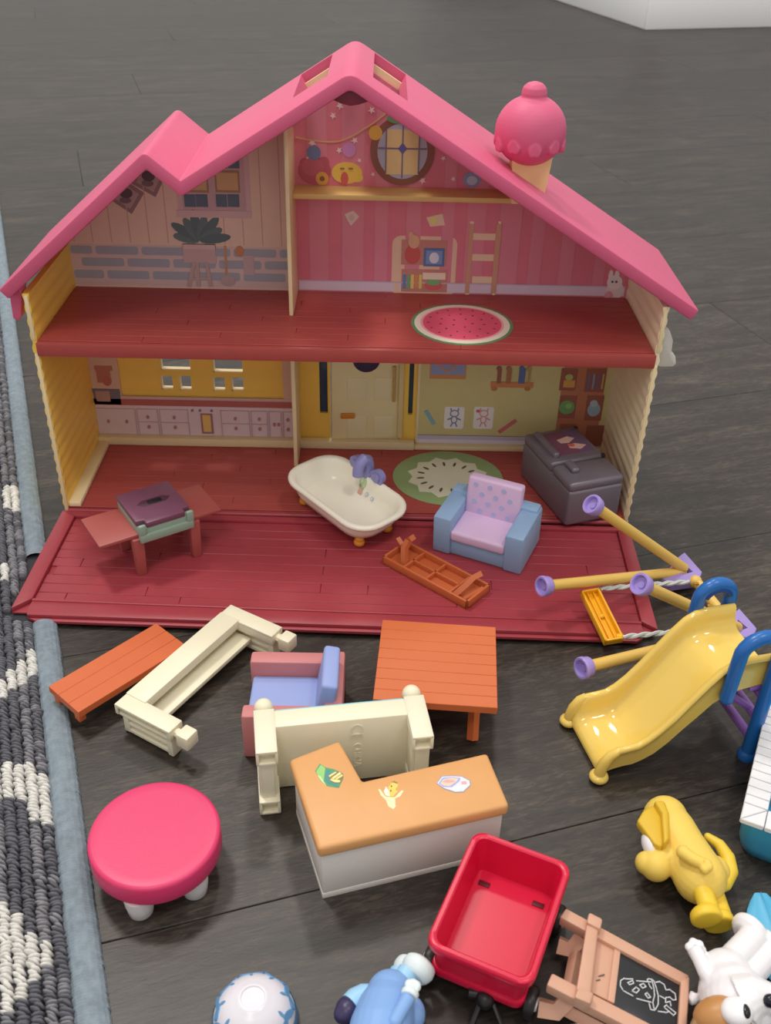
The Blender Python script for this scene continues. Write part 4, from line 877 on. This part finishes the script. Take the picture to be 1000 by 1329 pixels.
# ------------------------------------------------------------------ small figures (plain toy dogs)
def part_of(t, mb, name, M, voxel=.5, sm_=9):
    me = solid(mb, voxel, sm_); me.materials.append(M); me.name = name; return link(name, me, t)
def yellow_dog():
    o = (*GZ(895, 1120, 0), 0); A = local(o); t = thing('toy_dog', 'yellow toy dog lying on its side near the pool corner', 'toy dog', o[0], o[1], 0)
    Y1 = plastic('#efce62', .5, .03, .05, .35, .1); Y2 = plastic('#dcb530', .5, .03)
    q = MB().tube([tuple(A(*p)) for p in ((862, 1060, 13.5), (872, 1077, 14), (884, 1098, 14), (897, 1120, 14), (907, 1137, 14), (911, 1144, 14))], [10.2, 11.2, 11.2, 11.8, 12.2, 10.4], 24)
    q.ball(A(863, 1062, 13.5), 11).ball(A(908, 1139, 14), 12.2).ball(A(925, 1132, 12), 8)
    q.tube([tuple(A(*p)) for p in ((880, 1108, 14), (862, 1117, 13), (850, 1120, 12.5), (842, 1119, 12.5), (838, 1118, 12.5))], [7.6, 7.4, 7.4, 6, 5.4], 16).ball(A(851, 1123, 12.5), 7.6).ball(A(839, 1120, 12.5), 5.6)
    q.tube([tuple(A(*p)) for p in ((886, 1106, 27), (897, 1114, 28), (912, 1121, 28))], [3.2, 3, 2.8], 12).ball(A(886, 1106, 27), 3.3)
    for u, v in ((917, 1120), (919, 1125), (914, 1128)): q.ball(A(u, v, 28), (2.3, 2.3, 2.2), n=10)
    q.tube([tuple(A(*p)) for p in ((886, 1143, 11), (880, 1147, 10))], 2.6, 10)
    part_of(t, q, 'body', Y1)
    lg = MB()
    for p0, p1, fz in (((908, 1146, 17), (922, 1187, 16), 1), ((922, 1148, 9), (938, 1194, 8), 1)):
        lg.tube([tuple(A(*p0)), tuple(A(*p1))], 4.6, 16)
        d = (A(*p1)-A(*p0)).normalized(); M = Matrix.Translation(A(*p1)) @ d.to_track_quat('Z', 'Y').to_matrix().to_4x4()
        lg.lathe([(.01, -3), (5, -3), (7, -1), (7.3, 2), (6.6, 3), (.01, 3)], 24, M @ Matrix.Translation((-2.4, 0, 0)), cap=False)
    part_of(t, lg, 'legs', plastic('#ecc93a', .45))
    part_of(t, MB().tube([tuple(A(*p)) for p in ((926, 1150, 11), (939, 1146, 11), (947, 1131, 12), (944, 1113, 13), (933, 1096, 13), (918, 1086, 13))], [4.2, 4, 3.9, 3.5, 2.8, 2], 14).ball(A(918, 1086, 13), 2), 'tail', plastic('#eccb40', .45))
    e = MB().prism([(A(*p).x, A(*p).y) for p in ((826, 1066, 22), (834, 1053, 22), (849, 1045, 22), (860, 1060, 22), (863, 1092, 22), (858, 1101, 22), (848, 1096, 22))], 18, 23, 1.2, seg=3)
    e.prism([(A(*p).x, A(*p).y) for p in ((846, 1046, 22), (860, 1046, 22), (866, 1062, 22), (866, 1096, 22), (859, 1102, 22), (856, 1062, 22))], 18, 26.5, 1.4, seg=3); e.build('ear', Y2, t)
    MB().ball(A(843, 1094, 17), (4, 6.6, 5), n=18).build('eye', plastic('#f1eef2', .25), t)
yellow_dog()
def white_dog():
    o = (*GZ(945, 1290, 0), 0); A = local(o); t = thing('toy_dog', 'white toy dog with brown ear patch lying on its back beside the chalkboard easel', 'toy dog', o[0], o[1], 0)
    WH = plastic('#efeef2', .28, .01, 0, .5, .05)
    q = MB().tube([tuple(A(*p)) for p in ((940, 1264, 15), (945, 1280, 15), (956, 1302, 16))], [10.5, 13.4, 14], 24).ball(A(941, 1266, 15), 11).ball(A(958, 1305, 17), (15, 14, 14))
    q.tube([tuple(A(*p)) for p in ((926, 1276, 20), (916, 1262, 21), (907, 1244, 21), (901, 1232, 21))], [4, 3.6, 3.2, 3.5], 12)
    for u, v in ((894, 1229), (899, 1223), (907, 1226), (910, 1233)): q.ball(A(u, v, 20), (2.1, 2.1, 2), n=10)
    q.tube([tuple(A(*p)) for p in ((902, 1290, 9), (898, 1298, 8), (894, 1300, 8))], [2.4, 2.4, 1.8], 10)
    q.tube([tuple(A(*p)) for p in ((966, 1300, 24), (982, 1292, 27), (996, 1296, 27))], [11, 8.4, 6.4], 18).ball(A(996, 1296, 27), 6.4)
    for p0, p1 in (((945, 1252, 16), (980, 1214, 17)), ((968, 1268, 13), (1000, 1232, 14))):
        q.tube([tuple(A(*p0)), tuple(A(*p1))], [6.4, 6], 18); d = (A(*p1)-A(*p0)).normalized(); M = Matrix.Translation(A(*p1)) @ d.to_track_quat('Z', 'Y').to_matrix().to_4x4()
        q.lathe([(.01, -3), (6, -3), (8.4, -.6), (8.6, 2), (8, 3.2), (.01, 2.4)], 24, M @ Matrix.Translation((3, -1.5, 0)), cap=False)
    part_of(t, q, 'body', WH)
    MB().ball(A(999, 1299, 32), (3.2, 2.6, 3), n=16).build('nose', plastic('#1d1b2a', .2), t)
    MB().ball(A(956, 1313, 30), (6.4, 6, 5), n=20).build('eye', plastic('#f6f5f8', .2), t)
    MB().ball(A(967, 1312, 33.4), (1.9, 3.1, 1.8), n=14).build('pupil', plastic('#14121a', .2), t)
    MB().ball(A(938, 1322, 21), (12, 8.5, 9.5), n=24).build('patch', plastic('#c08a52', .4), t)
    MB().prism([(A(*p).x, A(*p).y) for p in ((892, 1334, 24), (903, 1310, 24), (917, 1301, 24), (927, 1304, 24), (932, 1334, 24))], 14, 22, 2.4, seg=3).build('ear', plastic('#8f6e4a', .45), t)
white_dog()
def blue_dog():
    o = (*GZ(495, 1310, 0), 0); A = local(o); t = thing('toy_dog', 'light blue toy dog lying down with white feet beside the wagon', 'toy dog', o[0], o[1], 0)
    BL_ = plastic('#86aee6', .45, .02, .05, .35, .05); SK = plastic('#9fd0f2', .4, .02); WH = plastic('#e2eef0', .4, .01); NV = plastic('#3a3358', .35)
    q = MB().tube([tuple(A(*p)) for p in ((506, 1290, 14), (502, 1306, 15), (495, 1335, 16), (490, 1360, 16))], [9.6, 11.6, 13, 13], 24).ball(A(506, 1291, 14), 10).ball(A(527, 1316, 10), 8)
    part_of(t, q, 'body', BL_)
    q = MB().tube([tuple(A(*p)) for p in ((512, 1326, 27), (522, 1308, 27), (530, 1294, 27))], [3, 3, 3.2], 12).ball(A(512, 1326, 27), 3)
    part_of(t, q, 'arm', BL_)
    q = MB().tube([tuple(A(*p)) for p in ((530, 1294, 27), (533, 1286, 27))], [3.6, 3.8], 12)
    for u, v in ((530, 1278), (536, 1277), (541, 1280)): q.ball(A(u, v, 27), (1.8, 2.4, 2), n=10)
    part_of(t, q, 'hand', WH)
    for p0, p1, p2 in (((516, 1284, 15), (530, 1261, 16), (545, 1252, 16)), ((508, 1282, 9), (519, 1263, 9), (524, 1254, 9))):
        MB().tube([tuple(A(*p0)), tuple(A(*p1))], 4.6, 16).build('leg', SK, t)
        d = (A(*p1)-A(*p0)).normalized(); M = Matrix.Translation(A(*p1)) @ d.to_track_quat('Z', 'Y').to_matrix().to_4x4()
        part_of(t, MB().lathe([(.01, -1), (4.9, -1), (6.4, .5), (7.4, 3), (7, 6), (5, 7.4), (.01, 7.8)], 24, M @ Matrix.Translation((-2.6, -.8, 0)), cap=False), 'foot', WH)
    MB().tube([tuple(A(*p)) for p in ((484, 1292, 12), (472, 1293, 12), (461, 1299, 12), (455, 1305, 12))], [4.6, 5, 5.2, 5], 16).build('tail', SK, t)
    part_of(t, MB().ball(A(450, 1311, 12), (5, 5.6, 5)).ball(A(445, 1316, 12), (4, 4, 4)), 'tail_tip', NV)
    MB().ball(A(471, 1327, 20), (3, 4, 4), n=14).build('spot', NV, t)
blue_dog()

# ------------------------------------------------------------------ easel, bowl and loose pieces
def easel():
    o = (*GZ(790, 1270, 0), 0); t = thing('chalkboard_easel', 'tan toy easel with chalk ice cream drawing lying between wagon and white dog', 'easel', o[0], o[1], 0)
    A0 = local(o); WD = plastic('#d4a58c', .5, .04, .15)
    def Z(u): return 24-(u-710)/185*13
    def A(u, v, dz=0): return A0(u, v, Z(u)+dz)
    def bar(name, quad, th, dz=0, bev=.9):
        vs = [A(u, v, dz) for u, v in quad]; q = MB(); q.loft([[tuple(p-Vector((0, 0, th))) for p in vs], [tuple(p) for p in vs]], bev=bev); return q.build(name, WD, t)
    bar('side_rail', [(726, 1190), (734, 1178), (895, 1266), (886, 1277)], 6); bar('side_rail', [(709, 1278), (716, 1262), (905, 1360), (894, 1374)], 6)
    bar('top_rail', [(883, 1272), (895, 1266), (890, 1352), (878, 1352)], 5, .4)
    bar('tray', [(763, 1186), (778, 1193), (766, 1296), (747, 1287)], 6, 3.5, 1); bar('tray_lip', [(781, 1194), (774, 1187), (782, 1194), (781, 1206)], 5, 3, .3) if False else None
    bar('tray_end', [(764, 1183), (782, 1192), (779, 1206), (761, 1197)], 7, 5, 1); bar('tray_end', [(750, 1280), (771, 1288), (766, 1303), (745, 1294)], 7, 5, 1)
    bar('lower_panel', [(772, 1209), (806, 1228), (796, 1302), (762, 1285)], 3, -2.4, .3)
    bar('ledge', [(798, 1222), (806, 1227), (797, 1302), (788, 1298)], 3, -1.4, .3)
    k = bar('chalkboard', [(805, 1231), (886, 1273), (880, 1354), (795, 1304)], 3, -2.2, .2); k.data.materials.clear(); k.data.materials.append(plastic('#2b2c30', .3, .15))
    # chalk drawing: cone with scoops
    m = MB().mat(P('#c9cacd'))
    zz = lambda pts: [(680+x*.22, 1160+y*.22) for x, y in pts]
    lines = [[(745, 525), (640, 505), (590, 498), (568, 510), (566, 540), (580, 565), (640, 605), (745, 645)], [(725, 505), (735, 500), (752, 505), (765, 560), (768, 600), (758, 640), (765, 675), (775, 680), (790, 650), (790, 600), (780, 560), (765, 515), (752, 503)], [(725, 505), (738, 540), (752, 560)], [(735, 640), (745, 680), (770, 688)],
        [(775, 520), (800, 518), (825, 535), (835, 565), (860, 565), (890, 590), (895, 625), (875, 625), (860, 610), (835, 610), (832, 640)], [(790, 690), (830, 700), (855, 695)], [(800, 600), (830, 620)], [(825, 665), (840, 655), (893, 705), (878, 718), (825, 665)], [(835, 640), (860, 635), (865, 660)],
        [(610, 522), (640, 512), (645, 528), (620, 535), (610, 522)], [(680, 535), (705, 530), (718, 548), (697, 555), (680, 535)], [(635, 570), (660, 550), (680, 565), (660, 585), (635, 570)], [(712, 590), (725, 583), (745, 610), (730, 615), (712, 590)]]
    for ln in lines:
        p3 = [A(u, v, -1.75) for u, v in zz(ln)]
        for a, b_ in zip(p3, p3[1:]):
            for q in stroke([(a.x, a.y), (b_.x, b_.y)], .36): m.loft([[(x, y, (a.z+b_.z)/2-.5) for x, y in q], [(x, y, (a.z+b_.z)/2) for x, y in q]])
    m.build('chalk_drawing', None, k)
    m = MB().mat(P('#4a3a34'))
    for ln in ([(438, 487), (470, 480)], [(425, 513), (445, 508)]):
        p3 = [A(u, v, -2.3) for u, v in zz(ln)]
        for q in stroke([(p.x, p.y) for p in p3], .5): m.loft([[(x, y, p3[0].z-.3) for x, y in q], [(x, y, p3[0].z+.12) for x, y in q]])
    m.build('pen_marks', None, t)
    def seg(name, pts, w, h):
        MB().tube([tuple(A0(*p)) for p in pts], w, 4).build(name, WD, t)
    seg('back_leg', [(724, 1226, 6), (742, 1232, 6), (757, 1215, 12)], 4.6, 4); seg('back_leg', [(698, 1307, 6), (722, 1312, 6), (742, 1292, 12)], 4.6, 4)
    seg('back_rail', [(742, 1232, 6), (880, 1300, 4)], 3.4, 3); seg('back_rail', [(735, 1310, 6), (850, 1370, 4)], 3.4, 3)
    seg('back_crossbar', [(750, 1228, 7), (735, 1305, 7)], 3.2, 3)
easel()
def bowl():
    a, b_ = GZ(275, 1318, 5), GZ(385, 1318, 5); r_ = (b_[0]-a[0])/2; cx_ = (a[0]+b_[0])/2; cy2 = GZ(330, 1264, 8)[1]-r_*.93
    t = thing('bowl', 'white toy bowl turned upside down with blue leaf print', 'bowl', cx_, cy2, 0)
    prof = [(r_, 0), (r_*1.01, 1.5), (r_*.99, 4), (r_*.93, 8), (r_*.82, 12), (r_*.66, 15.2), (r_*.48, 17.2), (r_*.38, 18), (r_*.33, 18.6), (r_*.29, 18.6), (r_*.27, 18), (.01, 17.8)]
    MB().lathe([(r_*.9, .4)]+prof, 48, cap=False).build('bowl_shell', plastic('#e4e1ea', .25, .01), t, ang=50)
    MB().lathe([(r_*1.005, .2), (r_*1.03, 1.5), (r_*1.01, 4.2), (r_*.975, 6)], 48, cap=False).build('rim_band', plastic('#4f86ae', .3), t)
    m = MB().mat(P('#4a86bc'))
    def pos(th, k):                       # k: 0 rim .. 1 top along the profile
        f = k*(len(prof)-5)+1; i = int(f); w = f-i; R_ = prof[i][0]*(1-w)+prof[i+1][0]*w; z = prof[i][1]*(1-w)+prof[i+1][1]*w
        return Vector((R_*math.cos(th), R_*math.sin(th), z))
    for i in range(9):
        th = 2*math.pi*i/9+.35
        for dth, k, a_ in ((-.15, .36, .5), (.15, .40, -.5), (.0, .52, 1.57)):
            c = pos(th+dth, k); n = (pos(th+dth, k+.04)-pos(th+dth, k-.04)); n = Vector((math.cos(th+dth)*n.z, math.sin(th+dth)*n.z, -math.hypot(n.x, n.y)*(-1))).normalized(); e1_ = Vector((-math.sin(th), math.cos(th), 0)); e2_ = n.cross(e1_).normalized(); sz = (3.4, 1.8) if a_ < 1.5 else (2, .6)
            p2 = [c+n*.1+(e1_*(math.cos(q)*sz[0]*math.cos(a_)-math.sin(q)*sz[1]*math.sin(a_))+e2_*(math.cos(q)*sz[0]*math.sin(a_)+math.sin(q)*sz[1]*math.cos(a_))) for q in [2*math.pi*j/10 for j in range(10)]]
            m.loft([[tuple(v-n*.8) for v in p2], [tuple(v+n*.25) for v in p2]])
    m.build('leaf_print', None, t)
bowl()
def board():
    o = (*GZ(1000, 1220, 0), 0); A = local(o); t = thing('surfboard', 'light blue pointed toy surfboard under the white dog at the frame edge', 'surfboard', o[0], o[1], 0)
    c0, c1 = A(987, 1158, 4), A(1030, 1290, 4); ax = (c1-c0); L_ = ax.length; ax.normalize(); sd = Vector((-ax.y, ax.x, 0)); rings = []
    for i in range(13):
        s = i/12; w = 12.5*math.sin(math.pi*min(.97, max(.03, s*.9+.05)))**.75; h = 3.2; c = c0+ax*L_*s; c.z = 0
        rings.append([tuple(c+sd*(w*x)+Vector((0, 0, 2.4+z*h*.55))) for x, z in ((-1, 0), (-.9, .5), (-.5, .7), (-.12, .6), (0, 1.1), (.12, .6), (.5, .7), (.9, .5), (1, 0), (.8, -.7), (0, -1), (-.8, -.7))])
    MB().loft(rings).build('board', plastic('#5cb6e0', .4, .02), t, ang=50)
    MB().box(tuple(c0+ax*L_*.8+Vector((0, 0, 3.4))), (2, 2, 2), .4).build('fin', plastic('#4aa6d2', .4), t)
board()
for (u, v, w, lb) in ((631, 1334, 9.5, 'small white plastic block in front of the wagon handle'), (741, 1333, 9, 'small white plastic block under the lower legs of the easel')):
    p_ = GZ(u, v, 9); t = thing('white_block', lb, 'block', p_[0], p_[1], 0, -4 if u < 700 else 8)
    MB().box((0, -2, 4.6), (w, 7, 9.2), 1.4, seg=3).build('block', plastic('#f2f2f5', .3, .01), t); MB().box((0, -2, 9.3), (w*.6, 4, 1), .4).build('stud', plastic('#f2f2f5', .3, .01), t)

for o in bpy.data.objects:                   # things of one kind share a group
    if o.parent is None and 'category' in o:
        g = {'toy dog': 'plastic toy dogs at the bottom of the scene', 'armchair': 'toy armchairs', 'bench': 'orange picnic benches', 'bed': 'cream toy beds', 'block': 'small white plastic blocks'}.get(o['category'])
        if g: o['group'] = g
